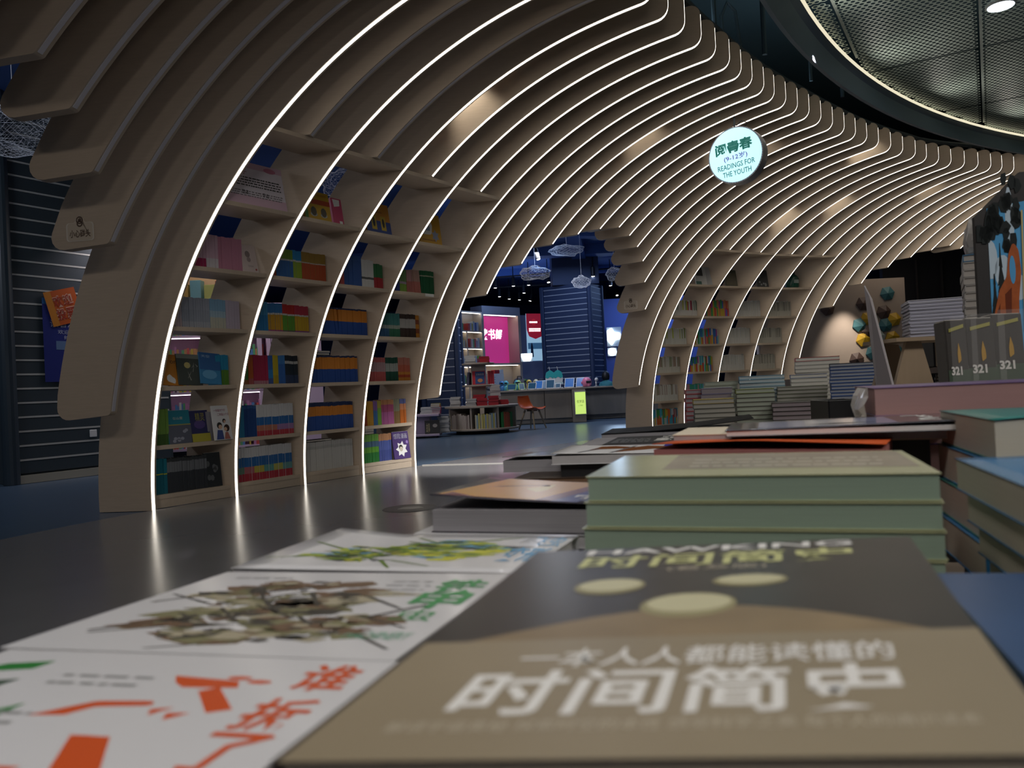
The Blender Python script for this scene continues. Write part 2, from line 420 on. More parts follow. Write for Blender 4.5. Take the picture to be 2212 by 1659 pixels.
# floor inlay strip and round floor sticker
INLAY = M('floor_inlay', (.4, .39, .37), .3)
a, b2 = pz(912, 1004, .0), pz(1120, 999, .0)
c2, e2 = pz(1120, 1002, .0), pz(912, 1007.5, .0)
b = MB(); b.quadprism([a, e2, c2, b2], [v + Vector((0, 0, .003)) for v in (a, e2, c2, b2)], INLAY)
tag(b.build('trim_1'), kind='structure')
fc = pz(886, 1098, 0)
fs_ = thing('floor_sticker', 'round dark floor sticker with a pale picture on the grey floor', 'sticker', fc)
b = MB(); b.lathe(fc, [(.19, .0005), (.185, .002)], M('sticker_dark', (.03, .03, .033), .4), 32); b.build('disc', fs_)
b = MB(); b.lathe(fc, [(.165, .002), (.163, .0028)], M('sticker_dark2', (.05, .05, .052), .4), 32); b.build('inner_disc', fs_)
b = MB(); b.prism(fillet([(-.09, -.05, .02), (.02, -.07, .02), (.1, -.02, .02), (.06, .05, .02), (-.05, .06, .03)], 3), fc + Vector((0, 0, .0028)), Vector((1, 0, 0)), Vector((0, 1, 0)), Vector((0, 0, 1)), .0008, M('sticker_pale', (.3, .3, .28), .4)); b.build('picture', fs_)

# ------------------------------------------------------------------ bookcases between the ribs
def bay_frame(n, z, setback=.03, depth=.40):
    """plan corners of a board between upright n and n+2 at height z"""
    d = d_at(max(z, .001))
    return (rp(n, d - setback, z, RIBT / 2), rp(n + 2, d - setback, z, -RIBT / 2), rp(n + 2, d - depth, z, -RIBT / 2), rp(n, d - depth, z, RIBT / 2))
BAYS = {}
for case, n0 in (('near', 2), ('far', 24)):
    for k in range(4):
        n = n0 + 2 * k
        A, B, C, D = bay_frame(n, 0)
        t = thing('bookshelf', '%s bay from the left of the %s bookcase, plywood shelves' % (ORD[k], case), 'bookshelf', (A + B + C + D) / 4, '%s bookcase bays' % case)
        for i, z in enumerate(LEVELS):
            A, B, C, D = bay_frame(n, z)
            th = .032
            MB().quadprism([v - Vector((0, 0, th)) for v in (A, B, C, D)], (A, B, C, D), SHELFW).build('shelf_board', t)
        A, B, C, D = bay_frame(n, 0.0, .035, .06)
        up = Vector((0, 0, .068))
        MB().quadprism((A, B, C, D), [v + up for v in (A, B, C, D)], SHELFW).build('plinth', t)
        BAYS[n] = t
# ------------------------------------------------------------------ books on the near bookcase
_bm = {}
def spine_book_mesh(w, h, dep, bands, cover, pages):
    """upright book, spine facing -y, origin bottom centre of the spine; bands = [(height fraction, material)]"""
    key = (round(w, 3), round(h, 3), round(dep, 3), tuple((round(a, 2), m.name) for a, m in bands), cover.name)
    if key in _bm: return _bm[key]
    vs, fs, fm, mats = [], [], [], []
    def mi(m):
        if m not in mats: mats.append(m)
        return mats.index(m)
    def q(p, m): k = len(vs); vs.extend(p); fs.append(list(range(k, k + len(p)))); fm.append(mi(m))
    x0, x1 = -w / 2 + .0006, w / 2 - .0006
    z = 0.0
    for a, m in bands:
        z2 = z + a * h
        q([(x0, .001, z), (x0 + .001, 0, z), (x0 + .001, 0, z2), (x0, .001, z2)], m)
        q([(x0 + .001, 0, z), (x1 - .001, 0, z), (x1 - .001, 0, z2), (x0 + .001, 0, z2)], m)
        q([(x1 - .001, 0, z), (x1, .001, z), (x1, .001, z2), (x1 - .001, 0, z2)], m)
        z = z2
    q([(x1, .001, 0), (x1, dep, 0), (x1, dep, h), (x1, .001, h)], cover)
    q([(x0, dep, 0), (x0, .001, 0), (x0, .001, h), (x0, dep, h)], cover)
    ins = .002
    q([(x0, .001, h), (x1, .001, h), (x1 - ins / 2, .004, h), (x0 + ins / 2, .004, h)], cover)
    q([(x0 + ins / 2, .004, h - .004), (x1 - ins / 2, .004, h - .004), (x1 - ins / 2, dep, h - .004), (x0 + ins / 2, dep, h - .004)], pages)
    q([(x0, .001, h), (x0 + ins / 2, .004, h), (x0 + ins / 2, dep, h), (x0, dep, h)], cover)
    q([(x1 - ins / 2, .004, h), (x1, .001, h), (x1, dep, h), (x1 - ins / 2, dep, h)], cover)
    q([(x1, dep, 0), (x0, dep, 0), (x0, dep, h), (x1, dep, h)], pages)
    q([(x0, dep, 0), (x1, dep, 0), (x1, .001, 0), (x0, .001, 0)], cover)
    me = bpy.data.meshes.new('book'); me.from_pydata(vs, [], fs)
    for m in mats: me.materials.append(m)
    me.polygons.foreach_set('material_index', fm); me.update()
    _bm[key] = me
    return me
class Row:
    """front line of one shelf, from upright n to upright n+2"""
    def __init__(s, n, lvl, back=.035):
        z = LEVELS[lvl]; A, B, C, D = bay_frame(n, z, .03)
        s.e = (B - A).normalized(); s.L = (B - A).length; s.m = Vector((-s.e.y, s.e.x, 0))
        s.o = A + s.m * back; s.n = n; s.lvl = lvl
        s.ang = math.atan2(s.e.y, s.e.x)
    def at(s, t, dep=0.0, z=0.0): return s.o + s.e * t + s.m * dep + Vector((0, 0, z))
def put_book(row, t, w, h, dep, bands, cover, label, group, lean=0.0, back=0.0, z=0.0):
    me = spine_book_mesh(w, h, dep, bands, cover, PAPER)
    o = bpy.data.objects.new('book', me); COL.objects.link(o)
    p = row.at(t, back, z + .0005)
    if lean: p = p + Vector((0, 0, abs(math.sin(lean)) * w * .5))
    o.location = p; o.rotation_euler = (Matrix.Rotation(row.ang, 3, 'Z') @ Matrix.Rotation(lean, 3, 'Y')).to_euler()
    return tag(o, label, 'book', group)
ROWNAME = {0: 'bottom row', 1: 'second row', 2: 'third row', 3: 'fourth row', 4: 'fifth row', 5: 'top row'}
STUFF = MB()
def fill(n, lvl, t0, series, end=None):
    """series: (count, width, height, bands, words, lean); the widths are stretched to fill the shelf up to end"""
    row = Row(n, lvl); t = t0; bay = ORD[(n - 2) // 2]
    if end is None: end = row.L - .045
    k = (end - t0) / sum(q[0] * q[1] for q in series)
    for cnt, w, h, bands, words, lean in series:
        lab = '%s, %s of %s near bay' % (words, ROWNAME[lvl], bay)
        bands = [(a, K(*c)) for a, c in bands]
        cover = bands[-1][1]
        for i in range(cnt):
            hh = h + rnd.choice((0, 0, .003, -.003)) if not lean else h
            lw = w * k; bk = rnd.choice((0, .002, .004))
            if n <= 4:
                put_book(row, t + lw / 2, lw * (math.cos(lean) if lean else 1), hh, .11, bands, cover, lab, 'books, ' + lab, lean, bk)
            else:   # the two far bays: joined with the other small books
                ax = (row.e * math.cos(lean) - Vector((0, 0, math.sin(lean))), row.m, Vector((0, 0, math.cos(lean))) + row.e * math.sin(lean))
                z = 0.0; o = row.at(t + lw / 2, .055 + bk, .0005 + abs(math.sin(lean)) * lw * .5)
                for a, m in bands:
                    STUFF.box(o + ax[2] * (z + a * hh / 2), (lw - .0012, .11, a * hh), m, ax); z += a * hh
                STUFF.box(o + ax[2] * (hh + .0006) + ax[1] * .004, (lw - .005, .10, .001), PAPER, ax)
            t += lw
    return t
def faceout(n, lvl, t, w, h, cover, label, deco=None, back=-.028, tilt=.12, thick=.014, roll=0.0, zoff=0.0):
    """book or board standing face out on the shelf, leaning back; deco(parent, map)"""
    row = Row(n, lvl)
    e = row.e; up = (Vector((0, 0, math.cos(tilt))) + row.m * math.sin(tilt)); nn = e.cross(up) * -1
    nn = (row.m * math.cos(tilt) - Vector((0, 0, math.sin(tilt))))
    e2 = e * math.cos(roll) + up * math.sin(roll); up2 = -e * math.sin(roll) + up * math.cos(roll)
    o0 = row.at(t, back, .0006 + zoff + (w * abs(math.sin(roll)) if roll < 0 else 0))
    th = thing('book', label, 'book', o0 + e2 * (w / 2))
    MB().box(o0 + e2 * (w / 2) + up2 * (h / 2) + nn * (thick / 2), (w, h, thick), cover, (e2, up2, nn), .0015).build('cover', th)
    MB().box(o0 + e2 * (w / 2) + up2 * (h / 2 + .001) + nn * (thick / 2), (w - .004, h + .001, thick - .005), PAPER, (e2, up2, nn)).build('pages', th)
    def mp(u, v, k=.0012): return o0 + e2 * (u * w) + up2 * (v * h) - nn * k
    if deco: deco(th, mp)
    return th
def patch(name, mp, poly, m, parent, k=.0012, t=.0006):
    lo = [mp(u, v, k - t) for u, v in poly]; up = [mp(u, v, k) for u, v in poly]
    return MB().quadprism(lo, up, m).build(name, parent)
def ell(cx, cy, rx, ry, n=12, a0=0.0): return [(cx + rx * math.cos(2 * math.pi * i / n + a0), cy + ry * math.sin(2 * math.pi * i / n + a0)) for i in range(n)]
def rect(u0, v0, u1, v1): return [(u0, v0), (u1, v0), (u1, v1), (u0, v1)]
def lines(name, mp, u0, u1, vs, hgt, m, parent, k=.0014, gaps=14):
    """rows of tiny unreadable print as short dashes"""
    b = MB()
    for v in vs:
        u = u0
        while u < u1 - .01:
            w = rnd.uniform(.02, .06); e = min(u + w, u1)
            p = rect(u, v, e, v + hgt); b.add([mp(x, y, k) for x, y in p], [[0, 1, 2, 3]], m); u = e + rnd.uniform(.006, .018)
    return b.build(name, parent)

or_, bl_ = (.62, .22, .03), (.02, .07, .30)
navy, white, red, green = (.015, .03, .10), (.62, .62, .62), (.45, .03, .03), (.06, .25, .04)
# --- first bay (uprights 2 and 4)
def deco_sign(th, mp):
    PINK = M('board_pink', (.66, .45, .56), .4)
    patch('tint_bottom', mp, rect(0, 0, 1, .22), PINK, th)
    patch('tint_top', mp, rect(0, .86, 1, 1), PINK, th)
    patch('blossom', mp, ell(.8, .9, .1, .06), M('board_blossom', (.55, .2, .3), .4), th, .0016)
    text_on('lettering', '黑柳彻子', lambda u, v: mp(u, v, .0018), .06, .70, .42, .84, M('sign_crimson', (.35, .03, .08), .5), th)
    lines('fine_print', mp, .05, .95, (.62, .56, .50, .44), .025, INK, th)
    lines('fine_print_small', mp, .0, .95, (.30, .25, .20), .022, M('ink_grey', (.2, .18, .2), .5), th)
    for u in (.30, .62): text_on('signature', '签名' if u < .5 else '手迹', lambda a, c: mp(a, c, .0018), u, .24, u + .1, .34, INK, th)
faceout(2, 5, .02, .60, .36, M('sign_board', (.74, .68, .76), .4), 'pinkish printed sign board standing on the top row of the first near bay', deco_sign, -.02, .18, .01)
pk, pk2 = (.60, .40, .50), (.52, .22, .32)
fill(2, 4, .05, [(4, .016, .255, [(.28, (.38, .02, .10)), (.72, pk)], 'slim lilac-pink book with crimson foot', 0), (4, .016, .262, [(.3, (.62, .58, .62)), (.7, pk)], 'slim lilac-pink book with white foot', 0), (7, .019, .26, [(1, pk2)], 'dusty pink book', 0)], .49)
faceout(2, 4, .49, .15, .235, K(.62, .52, .50), 'pale cover with a pencil portrait, fifth row up of the first near bay', lambda th, mp: (patch('portrait', mp, ell(.42, .66, .16, .12), K(.25, .2, .2), th), patch('portrait', mp, ell(.46, .47, .13, .09), K(.35, .28, .28), th), patch('seal', mp, ell(.85, .12, .06, .04), K(.4, .08, .08), th), lines('fine_print', mp, .35, .7, (.2, .24), .015, K(.3, .25, .25), th)), -.01, .2)
gb, lb, mv = (.30, .33, .40), (.22, .40, .58), (.48, .42, .52)
fill(2, 3, .06, [(3, .014, .22, [(.3, (.5, .4, .42)), (.7, (.46, .42, .48))], 'thin mauve-grey book', 0), (12, .0145, .235, [(.2, (.38, .40, .46)), (.4, gb), (.4, (.34, .36, .44))], 'thin grey-blue book', 0), (6, .0175, .235, [(.38, (.50, .50, .42)), (.22, (.36, .5, .6)), (.4, lb)], 'light blue book with cream foot', 0), (5, .019, .232, [(1, mv)], 'pale mauve book', 0)])
faceout(2, 2, .04, .18, .25, K(.52, .20, .02), 'orange cover with a white goose, fourth row shelf of the first near bay', lambda th, mp: (patch('goose', mp, fillet([(.25, .14, .1), (.62, .06, .1), (.82, .16, .1), (.55, .27, .1), (.42, .36, .05), (.3, .3, .05)], 3), WHITE, th), text_on('lettering', 'ony', lambda u, v: mp(u, v, .0018), .5, .66, .95, .8, INK, th)), -.01, .22, .014, -.06)
def deco_moon(th, mp):
    patch('moon', mp, ell(.42, .64, .13, .1), K(.5, .42, .16), th)
    patch('band', mp, rect(0, .86, 1, 1), K(.2, .22, .2), th)
    for i in range(9):
        u = rnd.uniform(.35, .95); v = rnd.uniform(.08, .6); patch('branch', mp, [(u, v), (u + .03, v + .02), (u + rnd.uniform(-.1, .2), v + rnd.uniform(.1, .3))], K(.35, .36, .33), th)
faceout(2, 2, .18, .21, .25, K(.05, .06, .055), 'dark cover with a yellow moon over pale branches, first near bay', deco_moon, -.02, .2, .014, -.05)
def deco_sky(th, mp):
    patch('sky', mp, rect(0, .45, 1, 1), K(.03, .12, .33), th); patch('glow', mp, ell(.45, .3, .35, .15), K(.12, .35, .6), th, .0016)
    text_on('lettering', '天空', lambda u, v: mp(u, v, .0018), .1, .84, .5, .92, K(.4, .55, .7), th)
faceout(2, 2, .365, .19, .26, K(.04, .22, .45), 'blue sky cover standing face out, first near bay', deco_sky, -.03, .2, .014, -.09)
fill(2, 2, .53, [(5, .018, .245, [(.5, (.1, .25, .03)), (.5, (.02, .25, .45))], 'blue book with green foot', 0)])
fill(2, 1, .06, [(4, .024, .275, [(.3, (.06, .13, .03)), (.7, (.17, .32, .06))], 'leaf green book', 0)], .16)
def deco_teal(th, mp):
    patch('scene', mp, rect(0, 0, 1, .55), K(.10, .11, .15), th)
    patch('stripe', mp, rect(0, .55, 1, .58), K(.35, .32, .08), th)
    for i in range(7): u = rnd.uniform(.1, .8); v = rnd.uniform(.05, .4); patch('figure', mp, ell(u, v, .08, .05, 7), K(.3, .32, .4), th, .0016)
    text_on('lettering', '在山里', lambda u, v: mp(u, v, .0018), .25, .72, .68, .8, K(.5, .55, .5), th)
faceout(2, 1, .155, .20, .265, K(.02, .2, .28), 'teal cover over a grey crowd picture, second row up of the first near bay', deco_teal, -.012, .16)
faceout(2, 1, .35, .17, .255, K(.03, .03, .11), 'navy cover with yellow title band, second row up of the first near bay', lambda th, mp: (patch('band', mp, rect(0, 0, 1, .26), K(.42, .38, .05), th), patch('swirl', mp, ell(.5, .55, .3, .14), K(.09, .06, .22), th), text_on('lettering', '精灵', lambda u, v: mp(u, v, .0018), .3, .66, .8, .92, K(.35, .32, .06), th)), -.012, .16)
fill(2, 1, .50, [(4, .016, .235, [(1, (.27, .26, .29))], 'thin grey book', .0)], .57)
def deco_kids(th, mp):
    for (u, v, r, c) in ((.33, .42, .14, (.02, .02, .02)), (.70, .34, .15, (.04, .02, .02)), (.6, .55, .09, (.03, .02, .02))): patch('hair', mp, ell(u, v, r, r * .7), K(*c), th)
    for (u, v, r) in ((.36, .38, .10), (.63, .31, .09), (.62, .53, .06)): patch('face', mp, ell(u, v, r, r * .65), K(.65, .42, .3), th, .0018)
    patch('coat', mp, [(.1, .02), (.5, .02), (.46, .28), (.2, .3)], K(.05, .08, .25), th, .0016)
    patch('dress', mp, [(.52, .02), (.85, .02), (.74, .22), (.6, .22)], K(.4, .15, .12), th, .0016)
    text_on('lettering', '一年级大个子', lambda u, v: mp(u, v, .0018), .1, .82, .72, .9, K(.3, .03, .1), th)
    text_on('lettering', '二年级小个子', lambda u, v: mp(u, v, .0018), .28, .70, .9, .78, K(.3, .03, .1), th)
faceout(2, 1, .53, .175, .285, M('cover_white', (.7, .7, .72), .35), 'white cover with cartoon children, second row up of the first near bay', deco_kids, -.05, .14)
fill(2, 0, .03, [(4, .026, .27, [(.55, (.01, .14, .20)), (.03, (.5, .5, .02)), (.42, (.01, .17, .24))], 'teal book with a yellow line', 0), (16, .019, .265, [(.6, (.035, .04, .05)), (.3, (.16, .17, .19)), (.1, (.04, .045, .05))], 'black book with grey spine lettering', 0)], .50)
faceout(2, 0, .49, .15, .28, K(.025, .03, .035), 'dark photographic cover, bottom row of the first near bay', lambda th, mp: [patch('blot', mp, ell(rnd.uniform(.2, .8), rnd.uniform(.2, .8), .12, .09, 7), K(.12, .13, .14), th) for i in range(6)], .0, .1)
# --- second bay (uprights 4 and 6)
def deco_chick(th, mp):
    patch('band', mp, rect(0, .55, 1, .72), K(.42, .05, .01), th)
    for u in (.34, .72):
        patch('plate', mp, ell(u, .2, .13, .08), K(.4, .42, .4), th); patch('chick', mp, ell(u, .30, .11, .16, 9), K(.09, .08, .06), th, .0016)
    patch('grass', mp, rect(0, 0, .12, .45), K(.1, .25, .05), th)
    lines('fine_print', mp, .3, .9, (.85,), .06, K(.45, .2, .02), th)
faceout(4, 5, .10, .30, .26, K(.55, .33, .02), 'yellow box cover with two grey chicks, top row of the second near bay', deco_chick, .0, .15, .03)
faceout(4, 5, .43, .12, .24, K(.55, .06, .16), 'pink cover with a white corner, top row of the second near bay', lambda th, mp: (patch('corner', mp, [(.1, .95), (.8, .95), (.75, .72), (.2, .66)], WHITE, th), patch('barcode', mp, rect(.55, .03, .85, .14), WHITE, th)), .0, .15, .03)
fill(4, 4, .06, [(1, .02, .2, [(1, red)], 'red book', 0), (6, .019, .245, [(.6, (.03, .12, .36)), (.06, (.5, .5, .5)), (.34, (.17, .30, .03))], 'blue book with green head', 0), (3, .02, .245, [(.6, (.25, .36, .03)), (.06, (.5, .5, .5)), (.34, (.02, .22, .5))], 'lime book with blue head', 0), (9, .019, .245, [(.6, (.42, .07, .02)), (.04, (.5, .45, .4)), (.36, (.30, .18, .03))], 'red book with tan head', 0)])
fill(4, 3, .05, [(6, .017, .25, [(.55, (.02, .18, .42)), (.45, (.05, .26, .5))], 'bright blue book', 0), (6, .018, .245, [(.06, (.3, .05, .2)), (.54, (.5, .27, .02)), (.06, (.5, .5, .5)), (.34, (.03, .16, .4))], 'amber book with blue head', 0), (5, .019, .242, [(.06, (.1, .1, .1)), (.54, (.10, .28, .03)), (.06, (.5, .5, .5)), (.34, (.42, .02, .02))], 'green book with red head', 0), (6, .018, .24, [(.06, (.2, .05, .25)), (.54, (.5, .32, .02)), (.06, (.5, .5, .5)), (.34, (.4, .03, .06))], 'amber book with crimson head', 0)])
fill(4, 2, .06, [(2, .02, .25, [(.15, (.3, .1, .03)), (.85, (.06, .22, .04))], 'dark green book', 0), (2, .021, .25, [(.2, (.4, .1, .1)), (.8, (.45, .10, .02))], 'vermilion book', 0), (6, .021, .25, [(.12, (.42, .2, .25)), (.88, (.36, .02, .07))], 'crimson book', 0), (2, .022, .25, [(.2, (.05, .1, .3)), (.3, (.02, .2, .5)), (.5, (.03, .12, .4))], 'blue striped book', 0), (2, .024, .25, [(.3, (.42, .3, .02)), (.7, (.5, .38, .02))], 'yellow book', 0), (3, .02, .25, [(.7, (.03, .12, .4)), (.3, (.05, .2, .5))], 'plain blue book', 0), (6, .02, .25, [(.3, (.03, .05, .12)), (.4, (.015, .025, .04)), (.1, (.45, .45, .45)), (.2, (.015, .02, .03))], 'black book with white label', 0)])
wb = [(.16, (.42, .04, .06)), (.18, (.45, .18, .12)), (.26, (.02, .13, .38)), (.40, (.60, .60, .62))]
wb2 = [(.16, (.42, .04, .06)), (.18, (.32, .18, .4)), (.26, (.02, .13, .38)), (.40, (.60, .60, .62))]
fill(4, 1, .05, [(2, .026, .27, [(1, (.02, .18, .34))], 'cyan book', 0), (4, .022, .27, [(.9, (.01, .05, .2)), (.1, (.03, .1, .3))], 'navy book with white mark', 0), (8, .0195, .27, wb, 'white-topped banded book with orange stripe', 0), (7, .0185, .272, wb2, 'white-topped banded book with violet stripe', 0)])
for q, (c, w) in enumerate((((.12, .22, .16), 'teal'), ((.4, .12, .14), 'rose'), ((.45, .38, .06), 'yellow'), ((.1, .3, .28), 'sea green'), ((.4, .4, .1), 'olive'), ((.12, .3, .3), 'aqua'))):
    fill(4, 0, .02 + q * .105, [(4, .0205, .29, [(.22, (.38, .03, .05)), (.2, c), (.28, (.02, .12, .34)), (.30, (.55, .55, .57))], 'tall banded book with %s stripe' % w, 0)], .02 + q * .105 + .105)
# --- third bay (uprights 6 and 8)
def deco_cat(th, mp):
    patch('foot', mp, rect(0, 0, 1, .42), K(.02, .05, .25), th)
    for u in (.22, .6):
        patch('panel', mp, rect(u, .12, u + .2, .58), K(.55, .38, .03), th, .0016); patch('cat', mp, ell(u + .1, .36, .05, .16, 8), INK, th, .002)
    patch('crest', mp, ell(.45, .86, .12, .06), K(.3, .08, .02), th)
    lines('fine_print', mp, .2, .7, (.68,), .05, K(.35, .12, .02), th)
faceout(6, 5, .10, .33, .30, K(.58, .24, .02), 'orange and blue cover with two yellow panels, top row of the third near bay', deco_cat, .0, .15, .03)
fill(6, 4, .09, [(1, .03, .25, [(.5, (.5, .08, .08)), (.5, (.55, .3, .3))], 'red book with ribbon', .0), (4, .034, .29, [(.85, (.03, .09, .32)), (.15, (.04, .11, .36))], 'thick royal blue book', 0), (4, .024, .265, [(.3, white), (.08, (.1, .1, .1)), (.62, white)], 'white book with black mark', 0), (3, .025, .24, [(.45, (.4, .03, .04)), (.55, (.03, .16, .06))], 'green book with red foot', 0)])
fill(6, 3, .06, [(6, .027, .255, [(.5, bl_), (.44, or_), (.06, navy)], 'leaning orange over blue book', -.10), (10, .0275, .255, [(.5, bl_), (.44, or_), (.06, navy)], 'upright orange over blue book', 0)])
fill(6, 2, .04, [(19, .0262, .255, [(.5, bl_), (.44, or_), (.06, navy)], 'orange over blue book', 0)])
fill(6, 1, .03, [(29, .0176, .262, [(.52, bl_), (.34, or_), (.14, navy)], 'navy tipped orange over blue book', 0)])
fill(6, 0, .02, [(26, .0192, .27, [(.75, (.50, .49, .47)), (.1, (.38, .37, .36)), (.15, (.45, .44, .43))], 'greyish white book', 0)])
def flat(n, lvl, t, z, w, dep, th, c, label):
    r = Row(n, lvl)
    t_ = thing('book', label, 'book', r.at(t, dep / 2, z), 'books lying flat on the near bookcase')
    ax = (r.e, r.m, Vector((0, 0, 1)))
    MB().box(r.at(t, dep / 2 + .01, z + th / 2), (w, dep, th), c, ax, .0015).build('cover', t_)
    MB().box(r.at(t, dep / 2 + .008, z + th / 2), (w - .004, dep + .001, th - .005), PAPER, ax).build('pages', t_)
flat(6, 2, .20, .262, .22, .15, .02, K(.02, .06, .2), 'lower blue book lying flat on the orange and blue row, third near bay')
flat(6, 2, .22, .284, .2, .15, .02, K(.03, .08, .25), 'upper blue book lying flat on the orange and blue row, third near bay')
flat(6, 0, .22, .276, .36, .16, .015, K(.06, .06, .06), 'dark magazine lying flat on the white bottom row, third near bay')
# --- fourth bay (uprights 8 and 10)
def deco_map(th, mp):
    patch('paper', mp, fillet([(0, .3, .02), (.55, .32, .1), (.62, .62, .1), (.5, 1, .02), (0, 1, .02)], 3), WHITE, th)
    patch('blue_band', mp, rect(0, .44, .5, .58), K(.3, .38, .55), th, .0016)
    patch('burst', mp, [(.72 + (.17 if i % 2 else .1) * math.cos(i * .524), .3 + (.2 if i % 2 else .12) * math.sin(i * .524)) for i in range(12)], K(.3, .33, .45), th, .0016)
    text_on('lettering', '2087', lambda u, v: mp(u, v, .002), .08, .68, .5, .84, INK, th)
    lines('fine_print', mp, .1, .7, (.12,), .04, K(.3, .12, .02), th)
faceout(8, 5, .12, .33, .33, K(.62, .33, .02), 'orange cover with a torn white page, top row of the fourth near bay', deco_map, .02, .12, .02)
fill(8, 4, .06, [(4, .015, .22, [(.4, (.03, .06, .3)), (.6, (.1, .15, .2))], 'thin blue-footed book', 0), (4, .016, .235, [(.35, (.2, .35, .05)), (.1, (.4, .3, .4)), (.55, (.14, .24, .08))], 'thin green book', 0), (3, .018, .235, [(.5, (.38, .12, .1)), (.5, (.42, .22, .22))], 'thin pink-brown book', 0), (4, .02, .24, [(.5, (.45, .15, .12)), (.5, (.40, .24, .2))], 'leaning salmon book', -.09), (6, .021, .245, [(.75, (.01, .10, .04)), (.05, (.4, .4, .3)), (.2, (.015, .13, .05))], 'dark green book', 0)])
fill(8, 3, .05, [(5, .024, .245, [(.35, (.03, .10, .22)), (.15, (.25, .3, .3)), (.5, (.04, .16, .16))], 'teal book with blue foot', 0), (5, .022, .245, [(.35, (.03, .14, .08)), (.15, (.3, .35, .3)), (.5, (.05, .2, .2))], 'sea green book', 0), (8, .0205, .245, [(.4, (.05, .03, .025)), (.4, (.4, .38, .36)), (.2, (.05, .03, .025))], 'brown book with white label', 0), (2, .018, .24, [(.2, (.5, .2, .02)), (.2, (.2, .05, .02)), (.2, (.5, .2, .02)), (.2, (.2, .05, .02)), (.2, (.5, .2, .02))], 'orange dotted book', 0)])
fill(8, 2, .05, [(1, .02, .24, [(1, (.03, .13, .04))], 'single dark green book', 0), (7, .024, .245, [(.4, (.4, .08, .08)), (.4, (.34, .22, .24)), (.2, (.4, .1, .1))], 'rose book with red foot', 0), (6, .0215, .245, [(.4, (.01, .06, .04)), (.35, (.3, .32, .3)), (.25, (.01, .06, .04))], 'bottle green book with white label', 0), (6, .022, .245, [(.14, (.5, .2, .03)), (.12, (.35, .05, .02)), (.12, (.5, .2, .03)), (.3, (.42, .1, .06)), (.32, (.42, .16, .12))], 'orange-red chequered book', 0)])
fill(8, 1, .06, [(2, .022, .22, [(1, (.36, .05, .02))], 'leaning brick red book', -.05), (3, .026, .25, [(1, (.5, .26, .03))], 'amber book', 0), (2, .024, .25, [(.6, (.05, .15, .35)), (.4, (.2, .1, .3))], 'blue and violet book', 0), (2, .024, .25, [(.7, (.15, .35, .05)), (.3, (.35, .3, .05))], 'grass green book', 0), (6, .026, .258, [(.5, (.36, .10, .26)), (.3, (.3, .06, .14)), (.2, (.4, .18, .08))], 'magenta book', 0), (4, .02, .258, [(.5, (.2, .12, .05)), (.5, (.2, .2, .14))], 'olive brown book', 0), (3, .026, .258, [(.55, (.45, .12, .02)), (.25, (.5, .2, .1)), (.2, (.1, .12, .3))], 'orange book with blue head', 0)])
fill(8, 0, .03, [(1, .03, .23, [(1, (.5, .16, .04))], 'orange stub book', 0), (9, .0205, .285, [(.35, (.02, .16, .03)), (.2, (.1, .3, .03)), (.2, (.06, .12, .2)), (.25, (.12, .3, .05))], 'tall green book', 0), (8, .0195, .28, [(.4, (.05, .07, .25)), (.35, (.07, .10, .32)), (.25, (.4, .2, .1))], 'tall blue-violet book', 0)], .46)
def deco_comic(th, mp):
    patch('burst', mp, [(.5 + (.36 if i % 2 else .22) * math.cos(i * .449), .36 + (.3 if i % 2 else .19) * math.sin(i * .449)) for i in range(14)], WHITE, th)
    patch('hair', mp, ell(.45, .42, .12, .1), INK, th, .0016); patch('face', mp, ell(.46, .36, .10, .09), K(.55, .5, .42), th, .002)
    text_on('lettering', '惊险', lambda u, v: mp(u, v, .0018), .08, .74, .5, .94, K(.5, .5, .6), th)
    text_on('lettering', '漫画', lambda u, v: mp(u, v, .0018), .52, .74, .9, .92, K(.5, .5, .6), th)
    patch('badge', mp, ell(.86, .6, .07, .06), K(.3, .2, .5), th, .0016)
faceout(8, 0, .46, .24, .29, K(.07, .04, .16), 'purple comic cover with a white burst, bottom row of the fourth near bay', deco_comic, -.04, .12)
flat(8, 0, .14, .292, .17, .15, .02, K(.35, .34, .33), 'grey book lying flat on the bottom row of the fourth near bay')
flat(8, 0, .15, .314, .15, .15, .03, K(.05, .05, .16), 'thick violet book lying flat on the bottom row of the fourth near bay')
tagm = Row(8, 4); MB().box(tagm.at(.55, -.037, -.016), (.13, .002, .03), PAPERW, (tagm.e, tagm.m, Vector((0, 0, 1)))).build('price_rail', BAYS[8])

# ------------------------------------------------------------------ books on the far bookcase (too many and too small to pick apart)
b = STUFF
def farrow(n, lvl, t0, t1, pal, w, h, two=None):
    r = Row(n, lvl); t = t0
    while t < t1:
        ww = w * rnd.uniform(.7, 1.3); hh = h * rnd.uniform(.93, 1.03); c = rnd.choice(pal); c2 = two or c
        ax = (r.e, r.m, Vector((0, 0, 1))); s = rnd.uniform(.4, .6) if two is None else .38
        bk = rnd.uniform(0, .006)
        b.box(r.at(t + ww / 2, .055 + bk, hh * s / 2), (ww - .0015, .10, hh * s), K(*(rnd.choice(pal) if two is None else two)), ax)
        b.box(r.at(t + ww / 2, .055 + bk, hh * (1 + s) / 2), (ww - .0015, .10, hh * (1 - s)), K(*c), ax)
        t += ww
W = [(.6, .6, .58), (.55, .54, .5), (.62, .6, .55), (.5, .5, .48), (.3, .3, .3)]
mult = [(.5, .06, .05), (.05, .3, .1), (.05, .15, .45), (.5, .35, .05), (.35, .06, .3), (.05, .3, .4), (.5, .2, .1)]
bri = mult + [(.55, .5, .45), (.2, .45, .5)]
farrow(24, 4, .02, .62, W[:3] + [(.5, .5, .05), (.4, .05, .1), (.2, .25, .2), (.6, .6, .58)], .02, .25, (.62, .6, .58))
